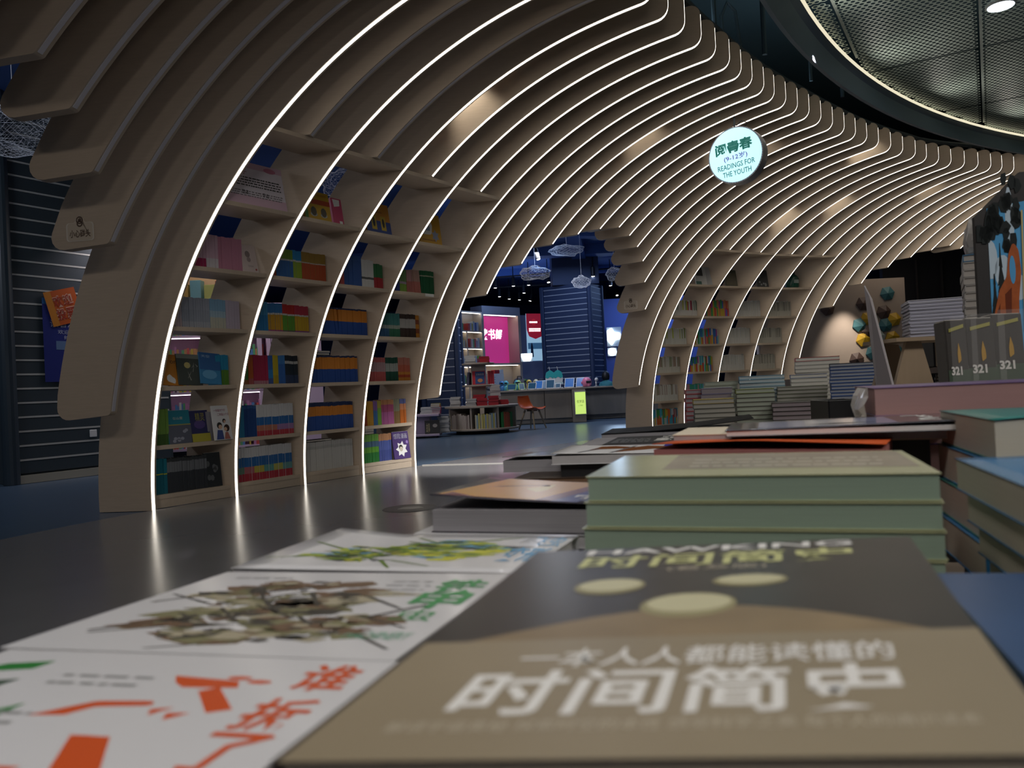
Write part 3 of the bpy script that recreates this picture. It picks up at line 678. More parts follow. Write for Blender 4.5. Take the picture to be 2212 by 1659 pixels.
farrow(24, 3, .02, .62, W[:3] + [(.45, .5, .05), (.25, .3, .1), (.6, .6, .58)], .02, .26, (.6, .6, .56))
farrow(24, 2, .02, .62, W[:3] + [(.3, .32, .22), (.4, .35, .3), (.35, .25, .2), (.5, .5, .1)], .02, .26, (.58, .57, .52))
farrow(24, 1, .02, .62, W[:3] + [(.4, .32, .3), (.3, .28, .2)], .02, .26, (.6, .6, .57))
farrow(24, 0, .02, .62, [(.05, .3, .45), (.5, .35, .05), (.5, .12, .04), (.3, .05, .05), (.05, .25, .08), (.4, .45, .5)], .024, .25)
farrow(26, 4, .02, .61, mult, .03, .27); farrow(26, 3, .02, .61, bri, .03, .26); farrow(26, 2, .02, .61, bri, .03, .26)
farrow(26, 1, .02, .61, [(.5, .25, .3), (.1, .35, .5), (.05, .3, .2), (.3, .5, .6)], .022, .25); farrow(26, 0, .02, .61, [(.5, .1, .15), (.1, .2, .5), (.55, .3, .4)], .03, .25)
for lv in (4, 3, 2): farrow(28, lv, .02, .60, W[:4], .017, .27, (.6, .59, .56))
farrow(28, 1, .02, .60, W, .02, .26)
for lv in (4, 3, 2): farrow(30, lv, .02, .57, [(.42, .40, .34), (.36, .34, .29), (.46, .44, .38), (.25, .24, .21)], .018, .26, (.48, .46, .40))
farrow(30, 1, .02, .57, [(.4, .38, .33)], .02, .26)
tag(b.build('book_rows'), 'small book spines filling the far bookcase and the two right bays of the near one', 'books', kind='stuff')
def faceout_far(n, lvl, t, w, h, c, label, deco=None):
    return faceout(n, lvl, t, w, h, c, label, deco, .02, .15, .02)
faceout_far(24, 5, .26, .24, .30, K(.55, .55, .54), 'white magazine with a black photograph, top row of the far bookcase', lambda th, mp: (patch('photo', mp, rect(.1, .5, .7, .95), K(.05, .05, .05), th), patch('stripe', mp, rect(0, 0, .5, .2), K(.06, .14, .12), th)))
faceout_far(24, 5, .50, .14, .30, K(.45, .45, .46), 'grey magazine beside the black photograph, top row of the far bookcase')
faceout_far(26, 5, .22, .26, .28, K(.10, .10, .07), 'dark olive cover on the top row of the second far bay', lambda th, mp: patch('tint', mp, rect(.1, .1, .9, .8), K(.15, .13, .09), th))
faceout_far(28, 5, .22, .24, .30, K(.06, .06, .06), 'black patterned magazine on the top row of the third far bay', lambda th, mp: [patch('spot', mp, ell(rnd.uniform(.1, .9), rnd.uniform(.1, .8), .08, .06, 7), K(.35, .35, .36), th) for i in range(9)])
def bottle():
    r = Row(30, 5); p = r.at(.34, .1, .0005)
    t = thing('bottle', 'dark green round-shouldered jar on the top row of the fourth far bay', 'jar', p)
    b = MB(); b.lathe(p, [(.10, 0), (.115, .03), (.115, .17), (.08, .22), (.045, .245)], M('jar_green', (.02, .09, .06), .25), 18); b.build('body', t, True)
    b = MB(); b.lathe(p + Vector((0, 0, .245)), [(.05, 0), (.05, .05), (.04, .055)], M('jar_lid', (.02, .03, .03), .3), 18); b.build('lid', t, True)
    b = MB(); b.box(p + r.m * -.113 + Vector((0, 0, .11)), (.1, .006, .06), K(.3, .36, .33), (r.e, r.m, Vector((0, 0, 1)))); b.build('paper_label', t)
bottle()
for n, lv, t, c in ((24, 1, .02, (.6, .15, .02)), (24, 3, .12, (.5, .02, .03)), (24, 2, .1, (.5, .03, .04)), (26, 2, .12, (.5, .03, .08)), (28, 2, .12, (.5, .1, .22))): pass
# ------------------------------------------------------------------ round perforated ceiling and its ring
ZA, ZB = 4.6, 4.03
CA, RA = Vector((15.49, .353, 0)), 14.56
CB, RB = Vector((14.85, -.603, 0)), 14.57
def ring_pt(k, ang):
    c = CA.lerp(CB, k); r = RA + (RB - RA) * k
    return Vector((c.x + r * math.cos(ang), c.y + r * math.sin(ang), ZA + (ZB - ZA) * k))
ring = thing('ceiling_ring', 'dark curved drop ring around the perforated round ceiling', 'ceiling ring', ring_pt(1, math.radians(135)))
angs = [math.radians(85 + i * 1.5) for i in range(74)]
for nm, k0, k1, m in (('cove_lip', 0, .13, M('cove_cream_glow', (.62, .58, .46), .5, emit=.8, ecol=(.95, .86, .62))), ('navy_band', .13, .42, M('ring_navy', (.03, .04, .11), .5)), ('fascia', .42, 1.0, M('ring_grey', (.16, .19, .23), .6))):  # cream lip glows by itself, standing in for cove light falling on it
    vs, fs = [], []
    for a in angs:
        r = Vector((math.cos(a), math.sin(a), 0)) * .04
        vs += [ring_pt(k0, a), ring_pt(k1, a), ring_pt(k1, a) + r, ring_pt(k0, a) + r]
    for i in range(len(angs) - 1):
        for j in range(4): fs.append([i * 4 + j, i * 4 + 4 + j, i * 4 + 4 + (j + 1) % 4, i * 4 + (j + 1) % 4])
    obj(nm, vs, fs, m, ring)
# perforated panels: hexagonal holes, real openings, one object per panel
PERF = M('perforated_metal', (.55, .64, .58), .5)
pa, pb_ = pz(1796, 0, ZA), pz(1852, 128, ZA)
ev = (pb_ - pa).normalized(); eu = Vector((ev.y, -ev.x, 0))
org = pa.copy()
disc = thing('perforated_ceiling', 'round perforated metal ceiling of joined panels at the upper right', 'ceiling', (8.5, 7, ZA))
PW, PL = 1.3, 2.4
hp = .068
def inside(p): return (p - CA).xy.length < RA - .02
for iu in range(-6, 10):
    for iv in range(-4, 5):
        c0 = org + eu * (iu * PW) + ev * (iv * PL)
        cen = c0 + eu * (PW / 2) + ev * (PL / 2)
        if cen.y < -3 or cen.x > 13.5 or not any(inside(c0 + eu * (PW * a) + ev * (PL * q)) for a in (0, .5, 1) for q in (0, .5, 1)): continue
        vs, fs = [], []
        fine = cen.y > 5.2 and cen.x < 11
        if fine:
            sx, sy = hp, hp * math.sqrt(3) / 2
            ny = int((PL - .03) / sy); nx = int((PW - .03) / sx)
            for j in range(ny):
                for i in range(nx):
                    p = c0 + eu * (.02 + (i + .25 + .5 * (j % 2)) * sx + sx * .1) + ev * (.03 + (j + .5) * sy); p.z = ZA
                    if not inside(p): continue
                    k = len(vs)
                    for q in range(6):
                        w = math.pi / 3 * q + math.pi / 6
                        d = eu * math.cos(w) + ev * math.sin(w); vs.append(p + d * (sx / math.sqrt(3))); 
                    for q in range(6):
                        w = math.pi / 3 * q + math.pi / 6
                        d = eu * math.cos(w) + ev * math.sin(w); vs.append(p + d * (sx * .36))
                    for q in range(6): fs.append([k + q, k + (q + 1) % 6, k + 6 + (q + 1) % 6, k + 6 + q])
        else:
            q4 = [c0 + eu * (a * (PW - .01)) + ev * (q * (PL - .01)) for a, q in ((0, 0), (1, 0), (1, 1), (0, 1))]
            for v in q4: v.z = ZA
            if not all(inside(v) for v in q4): continue
            vs = q4; fs = [[0, 1, 2, 3]]
        if fs: obj('perforated_panel', vs, fs, PERF, disc)
# seam rails over the panels
RAIL = M('seam_rail', (.45, .5, .47), .5)
for iu in range(-5, 9):
    a0, a1 = org + eu * (iu * PW + .003) - ev * 9, org + eu * (iu * PW + .003) + ev * 9
    pts = [a0.lerp(a1, t / 80) for t in range(81)]
    pts = [p for p in pts if inside(p) and p.y > -3]
    if len(pts) > 3:
        p, q = pts[0], pts[-1]; p.z = q.z = ZA + .012
        MB().box((p + q) / 2, (.03, (q - p).length, .02), RAIL, (eu, ev, Vector((0, 0, 1)))).build('seam_rail', disc)
def downlight(px, py, label, r=.13, e=14, col=(.75, .92, 1)):
    p = pz(px, py, ZA - .015)
    t = thing('downlight', label, 'lamp', p)
    b = MB(); b.lathe(p, [(r, 0), (r * 1.12, .01), (r * 1.12, .03)], M('lamp_ring', (.5, .5, .5), .4), 24); b.build('rim', t)
    b = MB(); b.lathe(p + Vector((0, 0, -.004)), [(r * .95, 0), (r * .95, .006)], M('lamp_glass_cool', col, .4, emit=e, ecol=col), 24); b.build('lens', t)
    spot('downlight_beam', p + Vector((0, 0, -.05)), p + Vector((-.3, -.6, -4)), 60, 75, (.85, .95, 1), .8, .1)
downlight(2162, 14, 'bright bluish downlight in the perforated ceiling, upper right corner')
# dark rail, hangers and conduit above the rib ends
DK = M('hanger_metal', (.025, .035, .042), .6)
def rib_end(n, z): de = DEND.get(n, 2.67 if n < 7 else 2.46) * SCL; return rp(n, de, z)
rail = thing('hanging_rail', 'dark curved steel rail carrying the rib ends', 'rail', rib_end(14, 4.5))
b = MB(); b.tube([rib_end(n, 4.50) - inw(n) * .10 for n in range(2, 41)], .035, DK, 8); b.build('tube', rail)
for n in range(3, 41, 1):
    MB().box(rib_end(n, 4.47) - inw(n) * .10, (.05, .03, .10), DK, (inw(n), nrm(n), Vector((0, 0, 1)))).build('clip', rail)
for px, w in ((1546, .03), (1652, .035), (1752, .025), (1820, .03)):
    y0 = {1546: 105, 1652: 118, 1752: 175, 1820: 210}[px]
    p = pd(px, y0, {1546: 9.6, 1652: 11.0, 1752: 12.0, 1820: 12.6}[px])
    t = thing('hanger_rod', 'dark ceiling hanger rod, %s of the four beside the ring' % {1546: 'leftmost', 1652: 'second', 1752: 'third', 1820: 'rightmost'}[px], 'hanger', p, 'hanger rods')
    MB().tube([p, Vector((p.x, p.y, 6.8))], w, DK, 8).build('rod', t)
    MB().tube([Vector((p.x, p.y, 6.7)), Vector((p.x, p.y, 6.8))], w * 2.2, DK, 8).build('flange', t)
for px, py in ((1574, 60), (1585, 80)):
    pass
p = pd(1582, 75, 10.2)
t = thing('conduit', 'dark flexible conduit loop hanging beside the rib ends', 'conduit', p)
MB().tube([p + Vector((-.12, 0, 0)), p + Vector((-.13, 0, .25)), p + Vector((-.05, 0, .42)), p + Vector((.05, 0, .30)), p + Vector((.08, 0, 0)), p + Vector((.1, 0, -.15))], .022, DK, 8).build('hose', t)

# ------------------------------------------------------------------ hanging round sign
sc_ = pd(1589, 335, 9.6)
# face turned so the right side of the drum shows
sx = Vector((0.80, -0.60, 0)).normalized(); sz = Vector((0, 0, 1)); tl_ = math.radians(4)
su = sx * math.cos(tl_) + sz * math.sin(tl_); sv = sz * math.cos(tl_) - sx * math.sin(tl_)
sign = thing('hanging_sign', 'round glowing lightbox sign, teal lettering on white, hanging under the ribs', 'sign', sc_ + Vector((0, 0, -.34)))
SIGNF = M('sign_face', (.6, .75, .78), .4, emit=.88, ecol=(.55, .97, 1.0))
SIGNS = M('sign_drum', (.42, .42, .46), .35, metal=.6)
RS = .34
b = MB(); b.lathe(sc_, [(RS, -.01), (RS, .15), (RS * .97, .155)], SIGNS, 48, (su, sv, su.cross(sv) * -1)); b.build('drum', sign)
fn = su.cross(sv)     # towards the viewer side
b = MB(); b.lathe(sc_, [(RS * .955, .012), (RS * .955, .016)], SIGNF, 48, (su, sv, fn)); b.build('face', sign)
b = MB()
for i in range(72):
    a = 2 * math.pi * i / 72; b.box(sc_ + su * (RS * .975 * math.cos(a)) + sv * (RS * .975 * math.sin(a)) + fn * .014, (.012, .012, .006), M('sign_stud', (.35, .36, .6), .4), (su, sv, fn))
b.build('rim_studs', sign)
def smap(u, v): return sc_ + su * (u * RS) + sv * (v * RS) + fn * .019
TEAL = M('sign_teal', (.02, .30, .26), .5, emit=.1, ecol=(.02, .42, .36)); TEAL2 = M('sign_teal2', (.03, .35, .42), .5, emit=.1, ecol=(.05, .5, .6)); VIO = M('sign_violet', (.15, .1, .7), .5, emit=.15, ecol=(.2, .15, .9))
text_on('lettering', '阅青春', smap, -.70, .10, .66, .52, TEAL, sign, .035)
text_on('lettering', '(9-12岁)', smap, -.42, -.20, .44, .04, VIO, sign, .012)
text_on('lettering', 'READINGS FOR', smap, -.68, -.45, .68, -.26, TEAL2, sign, .01)
text_on('lettering', 'THE YOUTH', smap, -.52, -.72, .52, -.53, TEAL2, sign, .01)
MB().tube([sc_ + sv * RS - fn * .07, sc_ + sv * RS - fn * .07 + Vector((.02, .05, .25))], .012, DK, 8).build('hanger', sign)
MB().tube([sc_ + sv * RS * .96 - fn * .10 + su * .1, sc_ + sv * RS * 1.1 - fn * .10 + su * .16, sc_ + sv * RS * 1.2 - fn * .06 + su * .1, sc_ + sv * RS * 1.08 - fn * .06 + su * .03], .007, DK, 6).build('cable', sign)

# ------------------------------------------------------------------ low blue ceiling of the shop zone
BLUEC = M('ceiling_blue', (.035, .085, .26), .7)
pl = [rp(n, -1.0, 0) for n in range(-4, 41, 2)]
pl = [Vector((-4.9, -2.9, 0))] + pl + [Vector((12, 16, 0)), Vector((15.8, 16, 0)), Vector((15.8, 33.8, 0)), Vector((-15.8, 33.8, 0)), Vector((-15.8, -2.9, 0))]
lo = [v + Vector((0, 0, 4.35)) for v in pl]; up = [v + Vector((0, 0, .08)) for v in lo]
struct(MB().quadprism(lo, up, BLUEC).build('ceiling_shop'))
BEAM = M('beam_blue', (.06, .13, .38), .7)
for i, (a, q, w, h) in enumerate((((-2, 16.5), (7, 19.0), .3, .3), ((-4, 20), (8, 20.5), .45, .25), ((1.0, 13.9), (2.6, 26), .35, .28), ((-5, 23.5), (9, 24), .3, .2), ((-1.5, 14), (-4.5, 28), .4, .25))):
    A_, B_ = Vector((*a, 4.35 - h / 2)), Vector((*q, 4.35 - h / 2)); e = (B_ - A_).normalized()
    tag(MB().box((A_ + B_) / 2, ((B_ - A_).length, w, h), BEAM, (e, Vector((-e.y, e.x, 0)), Vector((0, 0, 1)))).build('trim_%d' % (i + 2)), kind='structure')
# track spotlights
BLK = M('lamp_black', (.012, .013, .018), .4)
GLOW = M('lamp_glow', (1, .98, .92), .4, emit=12, ecol=(1, .95, .85))
tracks = []
def track_spot(px, py, z, tilt=(0, 0), label=''):
    p = pz(px, py, z)
    t = thing('track_spotlight', label, 'spotlight', p, 'track spotlights in the blue shop')
    d = Vector((tilt[0], tilt[1], -1)).normalized(); ax_u = d.cross(Vector((0, 1, .01))).normalized(); ax_v = d.cross(ax_u)
    b = MB(); b.lathe(p, [(.045, 0), (.05, -.02), (.05, -.24), (.03, -.26)], BLK, 12, (ax_u, ax_v, d)); b.build('body', t)
    b = MB(); b.lathe(p + d * .004, [(.038, -.004), (.038, .0)], GLOW, 12, (ax_u, ax_v, d)); b.build('lens', t)
    q = p - d * .22
    MB().tube([q, Vector((q.x, q.y, 4.36))], .012, BLK, 6).build('stem', t)
TS = [(1163, 560, 3.55, (.25, -.2)), (1185, 610, 3.7, (.1, -.2)), (1109, 618, 3.62, (0, 0)), (1070, 622, 3.6, (0, 0)), (1142, 616, 3.7, (0, 0)), (1228, 604, 3.6, (0, 0)), (1281, 597, 3.6, (0, 0)), (1319, 617, 3.6, (0, 0)), (1333, 638, 3.7, (0, -.3)), (1308, 656, 3.6, (0, 0)), (1079, 641, 3.7, (0, 0)), (1100, 646, 3.7, (0, 0)), (1122, 648, 3.7, (0, 0)), (1132, 633, 3.7, (0, 0)), (1145, 650, 3.7, (-.3, 0))]
for i, (px, py, z, tl) in enumerate(TS):
    track_spot(px, py, z, tl, '%s spotlight from the left in the %s rank beyond the doorway' % (ORD[sorted([q[0] for q in TS if (q[1] > 626) == (py > 626)]).index(px)], 'lower' if py > 626 else 'upper'))
for i, (a, q) in enumerate(((pz(1060, 600, 4.06), pz(1345, 578, 4.06)), (pz(1060, 622, 4.06), pz(1345, 606, 4.06)))):
    e = (q - a).normalized()
    tag(MB().box((a + q) / 2, ((q - a).length, .05, .04), BLK, (e, Vector((-e.y, e.x, 0)), Vector((0, 0, 1)))).build('lamp_track'), '%s black lamp track under the blue ceiling' % ('nearer' if i == 0 else 'farther'), 'lamp track')
for i, (px, py) in enumerate(((1948, 572), (1945, 589), (1988, 581), (2013, 563))):
    track_spot(px, py, 3.4, (0, 0), '%s small ceiling spotlight from the left beyond the far bookcase' % ORD[i])

# ------------------------------------------------------------------ wire cloud lamps
WIRE = M('cloud_wire', (.8, .84, .92), .5)
def cloud(px, py, Y, w, h, label, sub=3, th=.0045):
    c = pd(px, py, Y)
    bm = bmesh.new(); bmesh.ops.create_icosphere(bm, subdivisions=sub, radius=1)
    for v in bm.verts:
        k = 1 + .16 * math.sin(5 * v.co.x + c.x * 3) * math.cos(4 * v.co.y + c.y) + .10 * math.sin(9 * v.co.z + 6 * v.co.x)
        v.co = Vector((v.co.x * k * w / 2, v.co.y * k * w / 3, v.co.z * k * h / 2))
    me = bpy.data.meshes.new('wire_net'); bm.to_mesh(me); bm.free(); me.materials.append(WIRE)
    t = thing('wire_cloud', label, 'lamp', c + Vector((0, 0, -h / 2)), 'white wire netting clouds')
    o = bpy.data.objects.new('wire_net', me); COL.objects.link(o); o.parent = t; o.location = (0, 0, h / 2)
    md = o.modifiers.new('wire', 'WIREFRAME'); md.thickness = th; md.use_even_offset = False
    MB().tube([c + Vector((0, 0, h / 2)), Vector((c.x, c.y, 4.35))], .004, WIRE, 5).build('cord', t)
cloud(1224, 541, 14.5, .58, .20, 'wire netting cloud highest under the doorway arch')
cloud(1156, 590, 14.5, .56, .24, 'wire netting cloud at the left under the doorway arch')
cloud(1256, 609, 16.5, .40, .24, 'wire netting cloud just above the slatted column')
cloud(1327, 592, 15.5, .36, .24, 'wire netting cloud half hidden by the far stickered rib')
cloud(30, 280, 7.6, .85, .46, 'large wire netting cloud at the left edge, behind the ribs', 4, .003)
cloud(745, 395, 12.5, .7, .4, 'wire netting cloud seen through the top of the second near bay', 3, .005)

# ------------------------------------------------------------------ slatted dark columns
def slat_face(col, o, e, w, zs, m, sm, nrm_):
    """boards and aluminium grooves on one face; o = lower corner, e = direction, w = width"""
    ax = (e, nrm_, Vector((0, 0, 1)))
    for i in range(len(zs) - 1):
        h = zs[i + 1] - zs[i]
        MB().box(o + e * (w / 2) + Vector((0, 0, zs[i] + h / 2)) - nrm_ * .0, (w, .03, h - .022), m, ax, .003).build('slat', col)
        MB().box(o + e * (w / 2) + Vector((0, 0, zs[i + 1])) - nrm_ * .004, (w - .01, .03, .020), sm, ax).build('groove', col)
o1 = pz(42, 1046, 0); e1 = Vector((math.sin(math.radians(31.3)), math.cos(math.radians(31.3)), 0)); n1 = Vector((-e1.y, e1.x, 0)) * 1
colL = thing('slat_column', 'dark slatted wall panel with pale grooves at the left edge of the photo', 'slat panel', o1 + e1 * .9)
MB().box(o1 + e1 * .95 + n1 * .25 + Vector((0, 0, 2.17)), (2.0, .44, 4.34), DARKB, (e1, n1, Vector((0, 0, 1)))).build('core', colL)
slat_face(colL, o1 + n1 * .015, e1, 1.9, [.10 + .1585 * i for i in range(27)], DARKB, STRIP, n1)
MB().box(o1 + e1 * .95 + n1 * .0 + Vector((0, 0, .045)), (1.9, .05, .09), M('skirting_cream', (.4, .37, .3), .4), (e1, n1, Vector((0, 0, 1)))).build('skirting', colL)
b = MB(); b.tube([o1 - e1 * .06 + n1 * .03, o1 - e1 * .06 + n1 * .03 + Vector((0, 0, 4.34))], .085, M('post_dark', (.03, .045, .06), .35), 16); b.build('corner_post', colL)
q = pz(180, 950, 0); 
sw = o1 + e1 * .86 - n1 * .006 + Vector((0, 0, .50))
tag(MB().box(sw, (.085, .014, .085), PAPERW, (e1, n1, Vector((0, 0, 1))), .004).build('wall_socket'), 'small white wall socket plate low on the left slatted panel', 'socket')
# posters on it
pm = thing('poster', 'blue survey poster hanging on the left slatted panel', 'poster', o1 + e1 * .5 + Vector((0, 0, 1.1)))
def pmap(u, v, k=0.0): return o1 + e1 * (.315 + u * .78) + Vector((0, 0, 1.12 + v * .96)) - n1 * (.022 + k)
def onto(name, poly, m, parent, k, mp=None):
    mp = mp or pmap
    return MB().quadprism([mp(u, v, k - .001) for u, v in poly], [mp(u, v, k) for u, v in poly], m).build(name, parent)
onto('sheet', rect(0, 0, 1, 1), M('poster_blue', (.02, .03, .20), .4), pm, .004)
onto('top_band', [(0, .93), (1, .80), (1, 1), (0, 1)], M('poster_cyan', (.03, .14, .36), .4), pm, .0055)
PW_ = M('poster_white', (.45, .48, .6), .4)
text_on('lettering', '读者满意之窗', lambda u, v: pmap(u, v, .0075), .10, .655, .86, .745, PW_, pm)
text_on('lettering', '欢迎您对满意', lambda u, v: pmap(u, v, .0075), .21, .575, .74, .625, PW_, pm)
text_on('lettering', '给予宝贵意见', lambda u, v: pmap(u, v, .0075), .30, .51, .80, .56, PW_, pm)
onto('info_box', rect(.18, .385, .9, .49), M('poster_pale', (.12, .2, .36), .4), pm, .0055)
for v in (.46, .435, .41): onto('small_print', rect(.34, v - .006, .8, v + .004), PW_, pm, .007)
onto('figure', [(.44, 0), (.9, 0), (.9, .35), (.62, .28), (.5, .2)], M('poster_figure', (.16, .03, .03), .5), pm, .0055)
text_on('lettering', 'Z-L', lambda u, v: pmap(u, v, .0075), .56, .865, .72, .905, PW_, pm, .03)
pv = thing('poster', 'small tilted orange card with outlined lettering over the blue poster', 'poster', o1 + e1 * .45 + Vector((0, 0, 1.85)))
def omap(u, v, k=0.0):
    c, s = math.cos(-.30), math.sin(-.30); x, y = (u - .5) * .37, (v - .5) * .40
    return o1 + e1 * (.545 + (x * c + y * s * -1) * 1.0) + Vector((0, 0, 1.985 + (x * s * -1 * -1 + y * c))) - n1 * (.034 + k)
def omap(u, v, k=0.0):
    x, y = (u - .5) * .37, (v - .5) * .40; a = .27
    return o1 + e1 * (.555 + x * math.cos(a) - y * math.sin(a)) + Vector((0, 0, 1.99 + x * math.sin(a) + y * math.cos(a))) - n1 * (.034 + k)
onto('card', rect(0, 0, 1, 1), M('card_orange', (.5, .09, .01), .45), pv, .004, omap)
onto('card_edge', rect(0, 0, .22, 1), M('card_amber', (.55, .2, .02), .45), pv, .0052, omap)
CR = M('card_ink', (.35, .03, .01), .5); CW = M('card_line', (.6, .35, .25), .5)
for s_, u, v in (('欢', .22, .52), ('迎', .54, .52), ('投', .22, .14), ('票', .54, .14)):
    text_on('outline', s_, lambda a, c: omap(a, c, .006), u - .015, v - .015, u + .315, v + .335, CW, pv, .07)
    text_on('lettering', s_, lambda a, c: omap(a, c, .0075), u, v, u + .29, v + .31, CR, pv, .01)

NAVY = M('slat_navy', (.016, .035, .10), .55)
STRIPB = M('groove_blue_grey', (.36, .40, .50), .5)
def slat_box(name, label, K0, w1, w2, z0, z1, pitch, hd):
    """clad column with near corner K0; left face width w1, right face width w2, hd = heading of the left face"""
    eL = Vector((-math.cos(hd), math.sin(hd), 0)); eR = Vector((math.sin(hd), math.cos(hd), 0))
    c = thing(name, label, 'column', K0)
    MB().box(K0 + eL * (w1 / 2) + eR * (w2 / 2) + Vector((0, 0, (z0 + z1) / 2)), (w1 - .03, w2 - .03, z1 - z0), NAVY, (eL, eR, Vector((0, 0, 1)))).build('core', c)
    zs = [z0 + pitch * i for i in range(int((z1 - z0) / pitch) + 1)]
    slat_face(c, K0 + eL * .06, eL, w1 - .12, zs, NAVY, STRIPB, eR)
    slat_face(c, K0 + eR * .06, eR, w2 - .12, zs, NAVY, STRIPB, eL)
    for p in (K0, K0 + eL * w1, K0 + eR * w2):
        b = MB(); b.box(p + Vector((0, 0, (z0 + z1) / 2)), (.10, .10, z1 - z0), NAVY, (eL, eR, Vector((0, 0, 1))), .02); b.build('corner_trim', c)
K0 = pd(1281, 800, 20.3); K0.z = 0
slat_box('slat_column', 'tall navy slatted column standing behind the device counter', K0, 1.33, .85, 0, 3.42, .1445, math.radians(27))
MB().box(K0 + Vector((-.3, .75, 3.9)), (1.2, .9, .95), NAVY).build('column_head', bpy.data.objects['slat_column.001'])
K1 = pd(994, 900, 16.6); K1.z = 0
slat_box('slat_column', 'narrow navy slatted column left of the doorway, behind the tiered book table', K1, .75, .4, 0, 2.9, .165, math.radians(8))

Zv0 = Vector((0, 0, 1))
# spotlights tucked between the ribs, washing single boards
for n, d, w in ((7, 1.55, 1.6), (14, 2.0, 1.2), (18, 2.35, 1.0), (25, 3.1, 1.6), (27, 1.5, 1.2), (29, 1.85, 1.2), (33, 2.3, 1.0), (35, 2.4, 1.2), (20, 2.5, .8)):
    z = d2z(d); p = rp(n, d - .25, z + .62, -RIBT / 2 - .16); t = rp(n, d - .02, z + .12, -RIBT / 2)
    spot('rib_spot', p, t, w * 22, 60, (1, .93, .8), .9, .03)

# added fill lights in the void above the panels, not real lamps
for p in ((5.5, 7.5), (7.5, 9.5), (6.5, 4.0), (10.0, 9.0)):
    area('void_fill', (p[0], p[1], 4.85), 1.0, 40, (.75, 1, .9), (p[0], p[1], 6.8))
for p in ((2.2, 9.6), (4.4, 12.2)):
    area('void_fill_outer', (p[0], p[1], 4.9), .6, 7, (.6, .85, 1), (p[0], p[1], 6.8))  # added fill to lift the dark gap outside the ring
for a in range(112, 172, 8):
    w = math.radians(a); c = ring_pt(.75, w); r = Vector((math.cos(w), math.sin(w), 0))
    area('cove_lamp', c - r * .12, .5, 2.4, (1, .97, .85), tuple(c - r * 3.5 + Zv0 * .6))
# ------------------------------------------------------------------ shop beyond the doorway
Zv = Vector((0, 0, 1)); Xv = Vector((1, 0, 0)); Yv = Vector((0, 1, 0))
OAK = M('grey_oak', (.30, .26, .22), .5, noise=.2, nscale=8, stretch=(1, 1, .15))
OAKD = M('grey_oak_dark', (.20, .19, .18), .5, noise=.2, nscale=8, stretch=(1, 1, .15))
REDB = M('book_red', (.42, .02, .035), .4)
REDB2 = M('book_red_spine', (.34, .018, .03), .4)
GREYP = M('book_grey_pages', (.42, .42, .42), .7)
def simple_book(c, size, cover, ax=None, name='book', pages=PAPER, label=None, group=None, cat='book', open_side=-1):
    """flat lying book: covers top and bottom, page block showing on the y sides"""
    ax = ax or (Xv, Yv, Zv); b = MB(); w, d, h = size
    b.box(Vector(c) + ax[2] * (h / 2 - .0012), (w, d, .0024), cover, ax); b.box(Vector(c) - ax[2] * (h / 2 - .0012), (w, d, .0024), cover, ax)
    b.box(Vector(c), (w - .004, d - .004, h - .0048), pages, ax)
    b.box(Vector(c) + ax[0] * (open_side * -1 * (w / 2 - .0012)), (.0024, d, h), cover, ax)
    o = b.build(name)
    return tag(o, label, cat, group)
# tiered round book table
tb = pz(1043, 934, 0); tb.z = 0
YT = tb.y
tt = thing('tiered_table', 'round three-tier wooden book table beyond the doorway', 'table', tb)
def disc_(z, r, h, m=OAK, cx=0.0): b = MB(); b.lathe(tb + Vector((cx, 0, z)), [(r - .01, 0), (r, .008), (r, h - .008), (r - .01, h)], m, 40); return b.build('shelf_disc', tt)
b = MB(); b.lathe(tb, [(.5, 0), (.5, .06)], M('toekick', (.02, .02, .02), .7), 32); b.build('toe_kick', tt)
disc_(.06, .70, .04); disc_(.475, .70, .04); disc_(.87, .32, .035, cx=-.03); disc_(1.28, .31, .035, cx=-.03)
for a in (-150, -105, -62, -20, 25, 70, 115, 160):
    d = Vector((math.cos(math.radians(a)), math.sin(math.radians(a)), 0)); MB().box(tb + d * .42 + Vector((0, 0, .287)), (.52, .03, .375), OAK, (d, Vector((-d.y, d.x, 0)), Zv)).build('divider', tt)
MB().box(tb + Vector((-.03, 0, .69)), (.26, .26, .36), OAK).build('post', tt); MB().box(tb + Vector((-.03, 0, 1.09)), (.26, .26, .38), OAK).build('post', tt)
def stack(x, y, z, w, d, h, n, cover, name, label, group, pages=GREYP, jit=.01, rot=0.0, cat='paperback'):
    for i in range(n):
        ax = rotz(rot + rnd.uniform(-.04, .04))
        simple_book((x + rnd.uniform(-jit, jit), y + rnd.uniform(-jit, jit), z + h * (i + .5) + .0005 * i), (w, d, h), cover if not isinstance(cover, list) else cover[i % len(cover)], ax, name, pages, label, group, cat)
zt = .517
for (dx, dy, n, h, c, lab) in ((-.48, -.15, 8, .022, GREYP, 'grey-edged paperback, left pile on the low tier of the round table'), (-.17, -.42, 6, .022, GREYP, 'white-edged paperback in the middle pile on the low tier of the round table'), (.03, -.46, 6, .022, REDB, 'red paperback in the middle pile on the low tier of the round table'), (.24, -.44, 7, .024, REDB, 'red paperback in the right middle pile, low tier of the round table'), (.42, -.22, 4, .022, REDB, 'red paperback in the short right pile, low tier of the round table'), (.27, -.12, 14, .026, GREYP, 'grey-edged paperback in the tall pile on the round table')):
    stack(tb.x + dx, YT + dy, zt, .19, .2, h, n, c, 'paperback', lab, lab + 's', REDB2 if c is REDB else GREYP)
for (dx, dy, n, h, c, lab) in ((-.17, -.1, 5, .028, GREYP, 'grey-edged paperback on the top tier of the round table, left pile'), (.10, -.13, 5, .022, REDB, 'red paperback on the top tier of the round table, right pile')):
    stack(tb.x + dx, YT + dy, 1.316, .19, .2, h, n, c, 'paperback', lab, lab + 's', REDB2 if c is REDB else GREYP)
